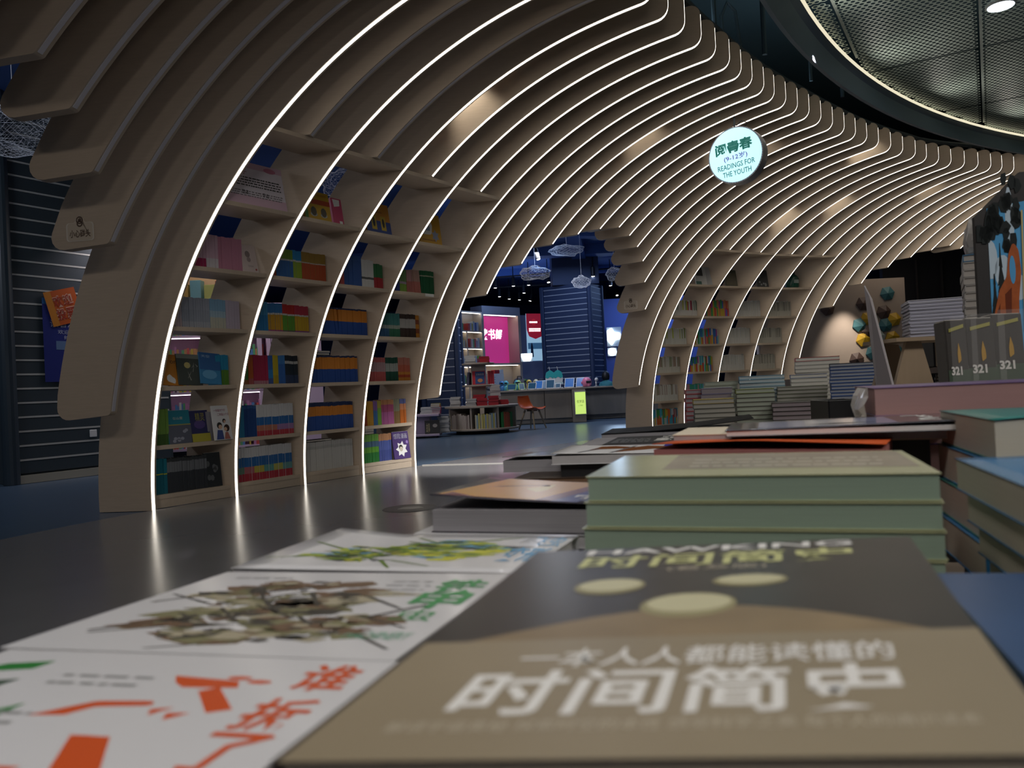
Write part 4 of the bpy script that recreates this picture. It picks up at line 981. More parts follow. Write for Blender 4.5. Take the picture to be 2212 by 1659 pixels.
stack(tb.x - .03, YT - .22, zt, .22, .2, .022, 9, REDB, 'paperback', 'red paperback in the back pile under the second tier of the round table', 'red back pile', REDB2)
def stand_book(p, w, h, t, m, e, label, deco=None, lean=.15, name='book'):
    nn = Vector((-e.y, e.x, 0)); up = Zv * math.cos(lean) + nn * math.sin(lean); ou = nn * math.cos(lean) - Zv * math.sin(lean)
    th = thing(name, label, 'book', p)
    MB().box(p + up * (h / 2) + ou * (t / 2), (w, h, t), m, (e, up, ou), .002).build('cover', th)
    MB().box(p + up * (h / 2 + .001) + ou * (t / 2), (w - .006, h, t - .006), PAPER, (e, up, ou)).build('pages', th)
    if deco: deco(th, lambda u, v, k=.0015: p + e * ((u - .5) * w) + up * (v * h) - ou * k)
    return th
stand_book(tb + Vector((-.02, -.17, .906)), .24, .26, .03, REDB, Xv, 'red and blue storybook standing on the second tier of the round table', lambda th, mp: (patch('blue_panel', mp, rect(.22, .05, .95, .95), K(.02, .06, .2), th), text_on('lettering', '泥鳅故事', lambda u, v: mp(u, v, .002), .28, .66, .9, .82, K(.5, .5, .5), th), patch('picture', mp, ell(.6, .3, .2, .14), K(.5, .2, .08), th, .002)))
stand_book(tb + Vector((-.24, -.08, .906)), .05, .25, .16, K(.03, .03, .07), rotz(-.4)[0], 'dark books leaning at the left of the second tier of the round table', None, .25)
for i in range(4): stand_book(tb + Vector((.16 + .03 * i, -.14 + .02 * i, .906)), .026, .25, .15, REDB, Xv, 'red spine on the second tier of the round table, %s from the left' % ORD[i], None, 0)
low = MB()
for a0, a1, pal in ((-146, -109, [(.35, .3, .26), (.42, .36, .32), (.25, .2, .18)]), (-101, -66, [(.45, .42, .3), (.3, .36, .45), (.5, .45, .15), (.25, .35, .4)]), (-58, -30, [(.03, .2, .06), (.05, .1, .3), (.4, .1, .05)])):
    a = a0 + 3
    while a < a1:
        d = Vector((math.cos(math.radians(a)), math.sin(math.radians(a)), 0)); w = rnd.uniform(.02, .03); h = rnd.uniform(.24, .29)
        low.box(tb + d * .6 + Vector((0, 0, .1005 + h / 2)), (.14, w, h), K(*rnd.choice(pal)), (d, Vector((-d.y, d.x, 0)), Zv)); a += math.degrees((w + .002) / .6)
tag(low.build('book_row'), 'row of upright picture books in the base of the round table', 'books', kind='stuff')
# orange moulded chair
cp = pz(1150, 926, 0)
ch = thing('shell_chair', 'orange moulded chair with splayed wooden legs by the counter', 'chair', cp)
ORNG = M('chair_orange', (.46, .09, .02), .4)
CR_ = Matrix.Rotation(math.radians(-38), 3, 'Z')
rows = [(-.22, .645, .17), (-.215, .60, .185), (-.20, .52, .20), (-.17, .44, .205), (-.10, .385, .20), (0, .365, .205), (.12, .37, .205), (.20, .385, .19), (.23, .378, .17)]
vs, fs = [], []
for (x, z, w) in rows:
    for j in range(7):
        t = (j - 3) / 3; vs.append(cp + CR_ @ Vector((x + .03 * t * t * (1 if z > .42 else 0), t * w, z + .045 * t * t * (1 if z < .45 else .2))))
for i in range(len(rows) - 1):
    for j in range(6): fs.append([i * 7 + j, i * 7 + j + 1, i * 7 + 8 + j, i * 7 + 7 + j])
n0 = len(vs); vs += [v + Vector((-.004, 0, -.012)) for v in vs]; fs += [[a + n0 for a in f[::-1]] for f in fs]
edge = [i for i in range(7)] + [i * 7 + 6 for i in range(1, len(rows))] + [(len(rows) - 1) * 7 + j for j in range(5, -1, -1)] + [i * 7 for i in range(len(rows) - 2, 0, -1)]
fs += [[edge[i], edge[(i + 1) % len(edge)], edge[(i + 1) % len(edge)] + n0, edge[i] + n0] for i in range(len(edge))]
obj('seat_shell', vs, fs, ORNG, ch, smooth=True)
for sx_ in (-1, 1):
    for sy_ in (-1, 1): MB().tube([cp + CR_ @ Vector((sx_ * .09 + .01, sy_ * .10, .37)), cp + CR_ @ Vector((sx_ * .19 + .01, sy_ * .19, 0))], [.02, .013], M('chair_leg_wood', (.35, .28, .2), .5), 8).build('leg', ch)
MB().box(cp + Vector((.01, 0, .355)), (.2, .22, .02), M('chair_plate', (.05, .05, .05), .5)).build('seat_plate', ch)
# device counter
c0, c1 = pz(1095, 918, 0), pz(1238, 914, 0)
ct = thing('counter', 'long grey-oak counter with tablets beyond the doorway', 'counter', ((c0.x + c1.x) / 2, c0.y + .5, 0))
cy = 17.6
cx0, cx1, cx2, cx3 = pd(1060, 900, cy).x, pd(1237, 900, cy).x, pd(1266, 900, cy).x, pd(1480, 900, 18.7).x
for i, (a, q) in enumerate(((cx0, pd(1178, 900, cy).x), (pd(1178, 900, cy).x, cx1))): MB().box(((a + q) / 2, cy + .02, .42), (q - a - .012, .03, .62), OAK, None, .003).build('front_panel', ct)
for i in range(2):
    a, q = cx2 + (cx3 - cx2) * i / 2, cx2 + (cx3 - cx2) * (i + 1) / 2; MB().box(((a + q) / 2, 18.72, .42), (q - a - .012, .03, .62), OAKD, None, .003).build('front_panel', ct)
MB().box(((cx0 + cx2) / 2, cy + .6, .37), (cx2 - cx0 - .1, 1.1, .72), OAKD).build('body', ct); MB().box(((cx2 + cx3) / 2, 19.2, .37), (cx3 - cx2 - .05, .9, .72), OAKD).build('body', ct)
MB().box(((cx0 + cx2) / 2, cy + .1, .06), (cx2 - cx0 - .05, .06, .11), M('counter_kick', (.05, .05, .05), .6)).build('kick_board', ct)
MB().box(((cx1 + cx2) / 2, cy - .03, .36), (cx2 - cx1, .16, .715), OAK, None, .004).build('pillar', ct)
MB().box(((cx0 + cx2) / 2, cy + .55, .745), (cx2 - cx0 + .06, 1.3, .035), OAK, None, .004).build('worktop', ct); MB().box(((cx2 + cx3) / 2 + .03, 19.1, .745), (cx3 - cx2, 1.0, .034), OAK, None, .004).build('worktop', ct)
LIME = M('lime_light', (.55, .8, .15), .4, emit=.75, ecol=(.62, .85, .2))
ls = thing('glowing_sign', 'small glowing lime sign panel on the counter pillar', 'sign', (cx1 + .12, cy - .125, .25))
xa, xb = pd(1240, 880, cy).x + .02, pd(1266, 880, cy).x - .015
MB().box(((xa + xb) / 2, cy - .118, .42), (xb - xa + .03, .02, .52), M('sign_frame', (.4, .4, .38), .4), None, .003).build('frame', ls)
MB().box(((xa + xb) / 2, cy - .13, .42), (xb - xa, .006, .48), LIME).build('face', ls)
text_on('lettering', '优学派', lambda u, v: Vector((xa + u * (xb - xa), cy - .1345, .18 + v * .48)), .16, .50, .86, .64, INK, ls)
text_on('lettering', '入门精选', lambda u, v: Vector((xa + u * (xb - xa), cy - .1345, .18 + v * .48)), .28, .36, .72, .42, M('ink_olive', (.15, .2, .03), .5), ls)
# devices on the counter
SCR = M('tablet_screen', (.02, .06, .2), .2, emit=.35, ecol=(.05, .2, .6)); SCRD = M('tablet_screen_dark', (.02, .05, .09), .2, emit=.12, ecol=(.05, .2, .4)); TBW = M('tablet_white', (.6, .62, .65), .3); TBG = M('tablet_green', (.3, .5, .15), .35)
def tablet(px, py, w, h, frame, scr, label, Y=None, lean=.5, yaw=0.0):
    Y = Y or cy + .25; p = pd(px, py, Y); p.z = .7635
    e = rotz(yaw)[0]; nn = Vector((-e.y, e.x, 0)); up = Zv * math.cos(lean) + nn * math.sin(lean); ou = nn * math.cos(lean) - Zv * math.sin(lean)
    t = thing('tablet', label, 'tablet', p, 'tablets on the counter')
    MB().box(p + up * (h / 2 + .012) + ou * .008, (w, h, .016), frame, (e, up, ou), .004).build('case', t)
    MB().box(p + up * (h / 2 + .012) - ou * .0015, (w - .03, h - .03, .003), scr, (e, up, ou)).build('screen', t)
    MB().box(p + nn * .07 + Zv * .01, (w * .5, .14, .019), TBW, (e, nn, Zv), .003).build('stand_foot', t)
    MB().box(p + nn * .075 + Zv * .07, (w * .3, .012, .12), TBW, (e, nn, Zv)).build('stand_prop', t)
for i, (px, w, h, fr, sc__, yaw) in enumerate(((1104, .22, .16, TBG, SCRD, -.3), (1128, .14, .17, TBG, SCRD, .2), (1148, .20, .17, TBW, SCRD, -.35), (1163, .18, .21, TBW, SCR, -.3), (1188, .20, .22, TBW, SCRD, -.25), (1205, .13, .12, TBW, SCRD, -.2), (1229, .22, .24, TBW, SCR, -.3), (1253, .2, .24, TBW, SCR, -.3))):
    tablet(px, 836, w, h, fr, sc__, '%s tablet from the left on the device counter' % ORD[i], None, .5, yaw)
def blob(name, label, cat, px, py, Y, parts):
    p = pd(px, py, Y); p.z = .7635; t = thing(name, label, cat, p)
    for nm, prof_, m, off in parts: b = MB(); b.lathe(p + Vector(off), prof_, m, 16); b.build(nm, t, True)
    return p, t
for i, px in enumerate((1189, 1206)):
    p = pd(px, 825, cy + .75); p.z = .7635
    t = thing('display_standee', 'white standee with teal cap and antenna, %s of the pair on the counter' % ('left' if i == 0 else 'right'), 'standee', p, 'pair of standees')
    e = Vector((1, .1, 0)).normalized(); nn = Vector((-e.y, e.x, 0))
    sc2 = 1.0
    MB().prism(ell(0, .22, .11, .155, 20), p, e, Zv, nn, .02, TBW).build('body', t)
    MB().prism(fillet([(-.115, .26, .02), (-.06, .23, .02), (0, .27, .02), (.06, .23, .02), (.115, .26, .02), (.09, .37, .05), (0, .43, .05), (-.09, .37, .05)], 3), p - nn * .004, e, Zv, nn, .028, M('standee_teal', (.03, .35, .38), .4)).build('cap', t)
    MB().tube([p + Zv * .42, p + Zv * .50 + e * -.02], .006, TBW, 6).build('antenna', t)
    MB().box(p + Zv * .01 + nn * .01, (.2, .14, .02), TBW, (e, nn, Zv), .004).build('base', t)
    MB().box(p + Zv * .12 - nn * .012, (.22, .006, .045), M('standee_band', (.45, .6, .62), .4), (e, nn, Zv)).build('name_band', t)
PNK = M('toy_pink', (.7, .2, .35), .35)
p, t = blob('toy_helmet', 'pink rounded helmet toy on the counter', 'toy', 1268, 834, cy + .25, (('shell', [(.07, 0), (.095, .03), (.11, .10), (.095, .17), (.05, .21), (.01, .22)], PNK, (0, 0, 0)),))
MB().box(p + Vector((.03, -.095, .11)), (.11, .05, .06), M('visor_black', (.02, .02, .03), .2), None, .012).build('visor', t); MB().tube([p + Vector((-.11, 0, .1)), p + Vector((-.125, 0, .1))], .03, PNK, 12).build('ear_disc', t)
p, t = blob('desk_lamp', 'small white toy lamp at the right end of the counter', 'toy', 1288, 834, cy + .3, (('foot', [(.05, 0), (.05, .012)], TBW, (0, 0, 0)), ('neck', [(.018, .01), (.018, .12)], TBW, (0, 0, 0)), ('head', [(.03, .12), (.045, .15), (.03, .19), (.01, .2)], TBW, (.01, 0, 0))))
for i, (px, m) in enumerate(((1084, M('toy_blue', (.05, .2, .5), .35)), (1093, M('toy_cyan', (.1, .45, .6), .35)), (1117, M('toy_cyan', (.1, .45, .6), .35)), (1120, TBG), (1143, M('toy_yellow', (.6, .45, .08), .35)), (1158, M('toy_cream', (.6, .58, .4), .35)))):
    p, t = blob('toy_robot', '%s small rounded learning robot from the left on the counter' % ORD[i], 'toy', px, 832, cy + .45, (('body', [(.05, 0), (.06, .02), (.06, .09), (.045, .12)], m, (0, 0, 0)), ('head', [(.035, .12), (.06, .15), (.06, .19), (.03, .225), (.005, .23)], m, (0, 0, 0))))
    MB().box(p + Vector((0, -.056, .17)), (.06, .02, .035), M('visor_black', (.02, .02, .03), .2), None, .006).build('visor', t)
pc = pd(1168, 822, cy + .9); pc.z = .7635
t = thing('carry_case', 'pale blue carry case with handle behind the tablets', 'case', pc)
CASE = M('case_blue', (.35, .5, .7), .4)
MB().box(pc + Zv * .10, (.36, .12, .2), CASE, None, .015).build('shell', t); MB().tube([pc + Vector((-.06, 0, .2)), pc + Vector((-.05, 0, .235)), pc + Vector((.05, 0, .235)), pc + Vector((.06, 0, .2))], .009, BLK, 8).build('handle', t)
# dark bag and potted plant behind the counter
pg = pd(1122, 822, cy + 1.0); pg.z = .7635
t = thing('cushion_bag', 'dark grey rounded bag on the back of the counter', 'bag', pg)
b = MB(); b.lathe(pg, [(.10, 0), (.15, .06), (.155, .16), (.12, .25), (.05, .29), (.01, .295)], M('bag_grey', (.07, .07, .09), .8, bump=.6, nscale=40), 20); b.build('body', t, True); MB().tube([pg + Vector((-.05, -.1, .24)), pg + Vector((-.04, -.13, .32)), pg + Vector((.04, -.13, .32)), pg + Vector((.05, -.1, .24))], .012, BLK, 8).build('strap', t)
pp = pd(1133, 822, cy + 1.08); pp.z = .7635
t = thing('potted_plant', 'leafy green plant behind the grey bag on the counter', 'plant', pp)
b = MB(); b.lathe(pp, [(.06, 0), (.08, .12), (.085, .14)], TBW, 14); b.build('pot', t)
LEAF = M('leaf_green', (.05, .16, .04), .5)
for i in range(26):
    a = rnd.uniform(0, 6.28); l = rnd.uniform(.12, .24); el = rnd.uniform(.2, 1.2); d = Vector((math.cos(a) * math.cos(el), math.sin(a) * math.cos(el), math.sin(el))); s_ = d.cross(Zv).normalized() * .025
    o_ = pp + Zv * .14; m_ = o_ + d * l * .6; MB().add([o_, m_ + s_, o_ + d * l - Zv * .03, m_ - s_, m_ - Zv * .006], [[0, 4, 1], [4, 2, 1], [0, 3, 4], [4, 3, 2]], LEAF).build('leaf', t)
# white price leaflets on the counter
for i, px in enumerate((1200, 1222, 1240, 1278, 1300)):
    p = pd(px, 838, cy + .12); p.z = .764
    tag(simple_book((p.x, p.y, .7655), (.16, .11, .004), WHITE, rotz(rnd.uniform(-.4, .4)), 'leaflet', WHITE, None), '%s white leaflet from the left lying on the counter edge' % ORD[i], 'leaflet', 'leaflets on the counter')
# seated person behind the counter, mostly hidden by the column
def person():
    k = .8; R = Matrix.Rotation(math.radians(150), 3, 'Z'); p = pd(1309, 830, 19.98); p.z = 0
    V_ = [((0, 0, .62), .13), ((0, -.02, .85), .15), ((0, -.03, 1.0), .155), ((0, -.03, 1.12), .07), ((.01, -.05, 1.22), .075), ((.01, -.06, 1.31), .085), ((-.19, -.03, 1.03), .06), ((-.26, -.12, .82), .048), ((-.14, -.26, .80), .04), ((.19, -.03, 1.03), .06), ((.26, -.12, .82), .048), ((.14, -.26, .80), .04), ((-.10, -.30, .60), .085), ((-.11, -.36, .12), .055), ((-.11, -.44, .045), .05), ((.10, -.30, .60), .085), ((.11, -.36, .12), .055), ((.11, -.44, .045), .05)]
    V_ = [(R @ (Vector(v) * k), r * k) for v, r in V_]
    ed = [(0, 1), (1, 2), (2, 3), (3, 4), (4, 5), (2, 6), (6, 7), (7, 8), (2, 9), (9, 10), (10, 11), (0, 12), (12, 13), (13, 14), (0, 15), (15, 16), (16, 17)]
    me = bpy.data.meshes.new('person'); me.from_pydata([v for v, r in V_], ed, [])
    o = bpy.data.objects.new('person', me); COL.objects.link(o); o.location = p; WL[o.name] = p
    sk = o.modifiers.new('skin', 'SKIN'); sk.use_smooth_shade = True
    for i, (v, r) in enumerate(V_): me.skin_vertices[0].data[i].radius = (r, r)
    me.skin_vertices[0].data[0].use_root = True
    sb = o.modifiers.new('sub', 'SUBSURF'); sb.levels = sb.render_levels = 1
    me.materials.append(M('shirt_teal', (.05, .25, .30), .8))
    tag(o, 'person in a teal top sitting behind the counter, seen from behind', 'person')
    hc = p + R @ (Vector((.01, -.03, 1.13)) * k)
    b = MB(); b.lathe(hc, [(.05 * k, 0), (.11 * k, .03 * k), (.125 * k, .12 * k), (.11 * k, .22 * k), (.06 * k, .28 * k), (.01, .295 * k)], M('hair_black', (.008, .008, .01), .5), 18); b.build('hair', o, True)
    fc_ = p + R @ (Vector((.01, -.085, 1.17)) * k)
    b = MB(); b.lathe(fc_, [(.03 * k, 0), (.075 * k, .03 * k), (.085 * k, .09 * k), (.07 * k, .14 * k), (.02 * k, .16 * k)], M('skin', (.5, .32, .24), .6), 16); b.build('face', o, True)
    st = thing('stool', 'round stool under the person behind the counter', 'stool', p)
    b = MB(); b.lathe(p, [(.14, 0), (.14, .02), (.03, .03), (.03, .34), (.15, .35), (.15, .40)], OAK, 18); b.build('seat', st)
person()
# ------------------------------------------------------------------ lit wall units at the back of the shop
YB = 25.0
UNIT = M('unit_beige', (.52, .44, .36), .5); UNITG = M('unit_grey', (.42, .43, .50), .5)
A0, A1 = pd(1046, 780, 24.0), pd(1128, 780, 25.2)
eW = (A1 - A0); eW.z = 0; wl_ = eW.length; eW.normalize(); nW = Vector((-eW.y, eW.x, 0)); A0.z = 0
nic = thing('pink_niche', 'wall unit with deep frame around a bright pink sign wall', 'niche', A0 + eW * wl_ / 2)
def nb(name, u0, u1, z0, z1, d0, d1, m, par, o=A0, e=eW, nn=nW): return MB().box(o + e * ((u0 + u1) / 2) + nn * ((d0 + d1) / 2) + Zv * ((z0 + z1) / 2), (u1 - u0, d1 - d0, z1 - z0), m, (e, nn, Zv)).build(name, par)
Wt = wl_; zt0, zt1 = 1.62, 3.10
nb('frame_top', 0, Wt, zt1, zt1 + .26, 0, .5, UNITG, nic); nb('frame_side', Wt - .10, Wt, 0, zt1, 0, .5, UNIT, nic); nb('frame_side', 0, .06, 0, zt1, 0, .5, UNIT, nic)
PINKW = M('pink_wall', (.75, .05, .32), .5, emit=.28, ecol=(.85, .06, .38)); nb('pink_back', .06, Wt - .10, zt0, zt1, .46, .5, PINKW, nic); nb('sill', 0, Wt - .1, zt0 - .06, zt0, -.02, .5, UNIT, nic)
nb('lower_back', .06, Wt - .1, .9, zt0 - .06, .35, .4, UNIT, nic); nb('ledge', 0, Wt, .85, .9, -.1, .5, UNIT, nic); nb('base_cabinet', 0, Wt, 0, .85, 0, .5, UNIT, nic)
WGL = M('glow_white', (1, 1, 1), .4, emit=1.6, ecol=(1, .95, 1.0))
text_on('lettering', '读书郎', lambda u, v: A0 + eW * (.06 + u * (Wt - .16)) + nW * .45 + Zv * (zt0 + v * (zt1 - zt0)), .18, .50, .82, .74, WGL, nic, .03)
UL = M('under_light', (1, .95, .85), .4, emit=5, ecol=(1, .93, .8)); nb('light_bar', .1, Wt - .14, zt0 - .075, zt0 - .062, .05, .09, UL, nic)
nb('light_bar', .1, Wt - .14, zt1 - .02, zt1 - .004, .06, .1, UL, nic)
bx_ = A0 + eW * .5 + nW * .1
t = thing('box', 'white printed carton on the ledge under the pink sign', 'box', bx_ + Zv * .901); MB().box(bx_ + Zv * 1.10, (.62, .2, .40), WHITE, (eW, nW, Zv), .004).build('carton', t)
lines('fine_print', lambda u, v, k: bx_ + eW * ((u - .5) * .6) - nW * (.1 + k) + Zv * (.92 + v * .38), .1, .4, (.3, .5, .7), .05, K(.3, .3, .35), t, .002)
t = thing('box', 'small red and white carton on top of the printed carton', 'box', bx_ + Zv * 1.301 + eW * .1); MB().box(bx_ + eW * .05 + Zv * 1.36, (.2, .15, .11), REDB, (eW, nW, Zv)).build('carton', t); MB().box(bx_ + eW * .24 + Zv * 1.365, (.16, .15, .12), WHITE, (eW, nW, Zv)).build('lid', t)
# open cell shelf to its left
S0 = pd(985, 800, 22.6); S1 = pd(1047, 800, 23.6); eS = S1 - S0; eS.z = 0; ws = eS.length; eS.normalize(); nS = Vector((-eS.y, eS.x, 0)); S0.z = 0
cs = thing('cell_shelf', 'beige lit shelf of square cells left of the pink niche', 'shelf', S0 + eS * ws / 2)
def sb_(name, u0, u1, z0, z1, d0, d1, m): return nb(name, u0, u1, z0, z1, d0, d1, m, cs, S0, eS, nS)
sb_('back', 0, ws, 0, 3.12, .34, .36, UNIT); sb_('side', -.04, 0, 0, 3.12, 0, .36, UNIT); sb_('side', ws - .04, ws, 0, 3.12, 0, .36, UNIT); sb_('divider', ws * .42, ws * .42 + .04, 0, 2.52, 0, .36, UNIT)
lv_ = [.5, 1.0, 1.5, 2.03, 2.52, 3.08]
for z in lv_: sb_('shelf_board', 0, ws, z, z + .04, 0, .36, UNIT); sb_('light_bar', .02, ws - .05, z - .014, z - .002, .03, .06, UL)
i_ = 0
for z in lv_[1:5]:
    for u0, u1 in ((.03, ws * .40), (ws * .5, ws - .08)):
        u = u0 + rnd.uniform(.02, .08)
        while u < u1 - .05:
            w = rnd.uniform(.05, .10); h = rnd.uniform(.2, .3); c = rnd.choice([(.5, .4, .05), (.45, .5, .55), (.1, .3, .1), (.05, .1, .35), (.5, .06, .06), (.55, .55, .5), (.4, .3, .4)])
            o = S0 + eS * (u + w / 2) + nS * .15 + Zv * (z + .0405 + h / 2)
            i_ += 1
            tag(MB().box(o, (w - .004, .2, h), K(*c), (eS, nS, Zv), .003).build('carton'), 'small coloured carton on the beige cell shelf', 'carton', 'cartons on the cell shelf'); u += w
# shield poster, grey pier and glowing signs
P0, P1 = pd(1143, 780, 26.0), pd(1182, 780, 26.3); eP = (P1 - P0); eP.z = 0; wp = eP.length; eP.normalize(); nP = Vector((-eP.y, eP.x, 0)); P0.z = 0
struct(MB().box(P0 + eP * (wp / 2) - eP * .2 + nP * .25 + Zv * 1.6, (wp + 1.2, .3, 3.2), M('pier_blue_grey', (.34, .38, .55), .6), (eP, nP, Zv)).build('wall_pier'))
ps = thing('poster', 'tall lit poster with a red rounded shield beside the slatted column', 'poster', P0 + eP * wp / 2 + Zv * 1.7)
def psm(u, v, k=0.0): return P0 + eP * (u * wp) + Zv * (1.70 + v * 1.55) + nP * (.095 - k)
onto('sheet', rect(0, 0, 1, 1), M('poster_sky', (.5, .72, .85), .4, emit=.45, ecol=(.45, .75, 1)), ps, .004, psm)
onto('shield', fillet([(.02, 1, 0), (.96, 1, 0), (.96, .66, .08), (.85, .52, .1), (.49, .46, .2), (.13, .52, .1), (.02, .66, .08)], 4), M('shield_red', (.42, .01, .04), .4, emit=.25, ecol=(.6, .02, .06)), ps, .010, psm)
onto('logo_dot', ell(.42, .82, .13, .07), M('shield_red2', (.6, .03, .06), .4, emit=.3, ecol=(.7, .03, .06)), ps, .014, psm)
lines('fine_print', psm, .18, .62, (.80,), .035, WGL, ps, .02); lines('fine_print', psm, .14, .78, (.66, .62), .03, WGL, ps, .02)
onto('lake', rect(.05, .25, .95, .38), M('poster_lake', (.05, .15, .3), .4, emit=.2, ecol=(.1, .3, .6)), ps, .008, psm); onto('figure', fillet([(.18, .08, .02), (.34, .08, .02), (.32, .3, .02), (.26, .42, .03), (.2, .3, .02)], 3), M('poster_fig', (.03, .06, .15), .5), ps, .012, psm)
def glow_sign(px, py, Y, w, h, label, poly):
    p = pd(px, py, Y); t = thing('light_sign', label, 'sign', p - Zv * h / 2)
    GB = M('glow_blue_white', (.8, .95, 1), .4, emit=3.0, ecol=(.75, .92, 1)); MB().prism([(x * w, y * h) for x, y in poly], p, Xv, Zv, Yv, .05, GB).build('face', t); MB().box(p + Vector((0, .08, 0)), (w * 1.05, .06, h * 1.05), TBW).build('backplate', t)
glow_sign(1138, 772, 24.6, .34, .24, 'blurred white glowing shop sign beside the pink niche', fillet([(-.5, .1, .05), (-.5, .5, .05), (.5, .5, .05), (.5, .15, .05), (.3, -.5, .05), (-.3, -.5, .05)], 3))
WB2 = M('wall_violet_blue', (.10, .14, .42), .6)
struct(MB().box(Vector((pd(1390, 780, 24.5).x + .3, 24.38, 1.7)), (3.4, .2, 3.4), WB2).build('wall_sign'))
glow_sign(1327, 727, 24.1, .42, .55, 'white glowing flower-shaped shop sign right of the slatted column', fillet([(-.5, -.2, .1), (-.5, .35, .1), (-.15, .5, .1), (0, .25, .05), (.45, .2, .1), (.45, -.15, .1), (.05, -.2, .05), (-.2, -.5, .1)], 4))
glow_sign(1323, 760, 24.15, .26, .24, 'smaller white glowing sign under the flower-shaped one', ell(0, 0, .5, .5, 16))
area('glow_from_signs', pd(1330, 740, 23.8), .6, 12, (.5, .7, 1), tuple(pd(1330, 740, 22)))
# small lilac book stand just behind the near bookcase
lp = pz(925, 946, 0)
LIL = M('lilac_laminate', (.40, .33, .46), .4); lst = thing('book_stand', 'small lilac two-level book stand behind the near bookcase', 'stand', lp + Vector((-.1, .2, 0)))
for z in (.03, .38): MB().box(lp + Vector((-.1, .2, z + .02)), (.62, .5, .04), LIL, None, .005).build('shelf_board', lst)
MB().box(lp + Vector((-.15, .25, .215)), (.36, .3, .33), LIL).build('core', lst); MB().box(lp + Vector((-.1, .2, .015)), (.5, .4, .03), BLK).build('plinth', lst)
stack(lp.x - .02, lp.y + .12, .4205, .2, .22, .03, 4, WHITE, 'paperback', 'white paperback in the left pile on the lilac stand', 'white pile on lilac stand'); stack(lp.x + .16, lp.y + .1, .4205, .16, .2, .03, 6, [K(.5, .03, .15), K(.5, .03, .15), K(.5, .03, .15), K(.5, .03, .15), K(.5, .2, .03), K(.5, .4, .03)], 'paperback', 'pink paperback in the right pile on the lilac stand', 'pink pile on lilac stand')
stack(lp.x + .27, lp.y + .25, .0705, .2, .24, .026, 11, GREYP, 'paperback', 'grey-edged paperback in the low pile beside the lilac stand core', 'grey pile on lilac stand')
stand_book(lp + Vector((.08, -.03, .0705)), .26, .24, .03, K(.03, .03, .03), Xv, 'black storybook standing on the lilac stand foot', lambda th, mp: (text_on('lettering', '故事', lambda u, v: mp(u, v, .002), .1, .1, .35, .8, K(.4, .35, .2), th), patch('picture', mp, ell(.7, .6, .16, .14), K(.3, .28, .26), th)), .1)
# ------------------------------------------------------------------ lilac shelving seen through the near bookcase
L0 = pd(300, 880, 11.6); L0.z = 0; L1 = pd(700, 880, 12.6); L1.z = 0; eL_ = (L1 - L0); wL = eL_.length; eL_.normalize(); nL = Vector((-eL_.y, eL_.x, 0))
PKL = M('lilac_frame', (.62, .47, .60), .45); PKB = M('lilac_back', (.34, .18, .30), .5); UL2 = M('shelf_light', (1, .93, .97), .4, emit=3.0, ecol=(1, .93, .97))
lb_ = thing('lilac_bookcase', 'long lilac lit bookcase glimpsed behind the near bookcase', 'bookcase', L0 + eL_ * wL / 2)
def lx(name, u0, u1, z0, z1, d0, d1, m): return nb(name, u0, u1, z0, z1, d0, d1, m, lb_, L0, eL_, nL)
lx('back', 0, wL * .70, 0, 2.3, .34, .36, PKB); lx('plinth', 0, wL, 0, .10, .04, .36, BLK)
for u in (0, .9, 1.72, wL * .70): lx('post', u - .03, u + .03, .1, 2.3, 0, .35, PKL)
lx('end_panel', wL * .70 + .04, wL * .84, .1, 2.3, 0, .35, PKL); lx('end_panel', wL * .845, wL, .1, 2.3, 0, .35, PKL)
for z in (.10, .52, .94, 1.36, 1.78, 2.26): lx('shelf_board', 0, wL * .70, z, z + .035, 0, .34, PKL); lx('light_bar', .05, wL * .70 - .05, z - .012, z - .002, .02, .05, UL2) if z > .2 else None
low = MB()
for z in (.135, .555, .975, 1.395, 1.815):
    u = .08
    while u < wL * .70 - .08:
        w = rnd.uniform(.02, .045); h = rnd.uniform(.2, .28); c = rnd.choice([(.5, .08, .06), (.5, .38, .05), (.1, .25, .5), (.1, .35, .15), (.6, .58, .55), (.45, .2, .35), (.5, .25, .1)])
        if rnd.random() < .82: low.box(L0 + eL_ * (u + w / 2) + nL * .15 + Zv * (z + h / 2), (w - .002, .2, h), K(*c), (eL_, nL, Zv))
        u += w
tag(low.build('book_rows_lilac'), 'rows of colourful spines on the lilac bookcase', 'books', kind='stuff')
WBX = thing('wall_cabinet', 'warm lit wooden display cabinet behind the fourth shelf row of the first near bay', 'cabinet', pd(445, 640, 12.2) - Zv * .2)
wc = pd(438, 610, 12.6)
for nm, off, sz in (('back', (0, .2, 0), (.9, .02, .7)), ('side', (.45, 0, 0), (.04, .4, .7)), ('side', (-.45, 0, 0), (.04, .4, .7)), ('top', (0, 0, .35), (.9, .4, .04)), ('bottom', (0, 0, -.35), (.9, .4, .04))): MB().box(wc + Vector(off), sz, M('warm_wood', (.6, .42, .25), .5)).build(nm, WBX)
MB().box(wc + Vector((0, -.1, .32)), (.8, .04, .012), UL).build('light_bar', WBX)
for i_c, (dx_, h_, c_) in enumerate(((-.3, .3, (.5, .35, .1)), (-.1, .36, (.2, .45, .5)), (.12, .28, (.45, .5, .15)), (.3, .34, (.5, .15, .1)))): tag(boxo('carton', wc + Vector((dx_, .02, -.33 + h_ / 2 + .0005)), (.17, .16, h_), K(*c_), None, None, .004), '%s carton from the left inside the warm lit cabinet' % ORD[i_c], 'carton', 'cartons in the warm cabinet')
MB().box(wc + Vector((0, .05, -1.35)), (.9, .3, 1.98), M('warm_wood', (.6, .42, .25), .5)).build('base', WBX)
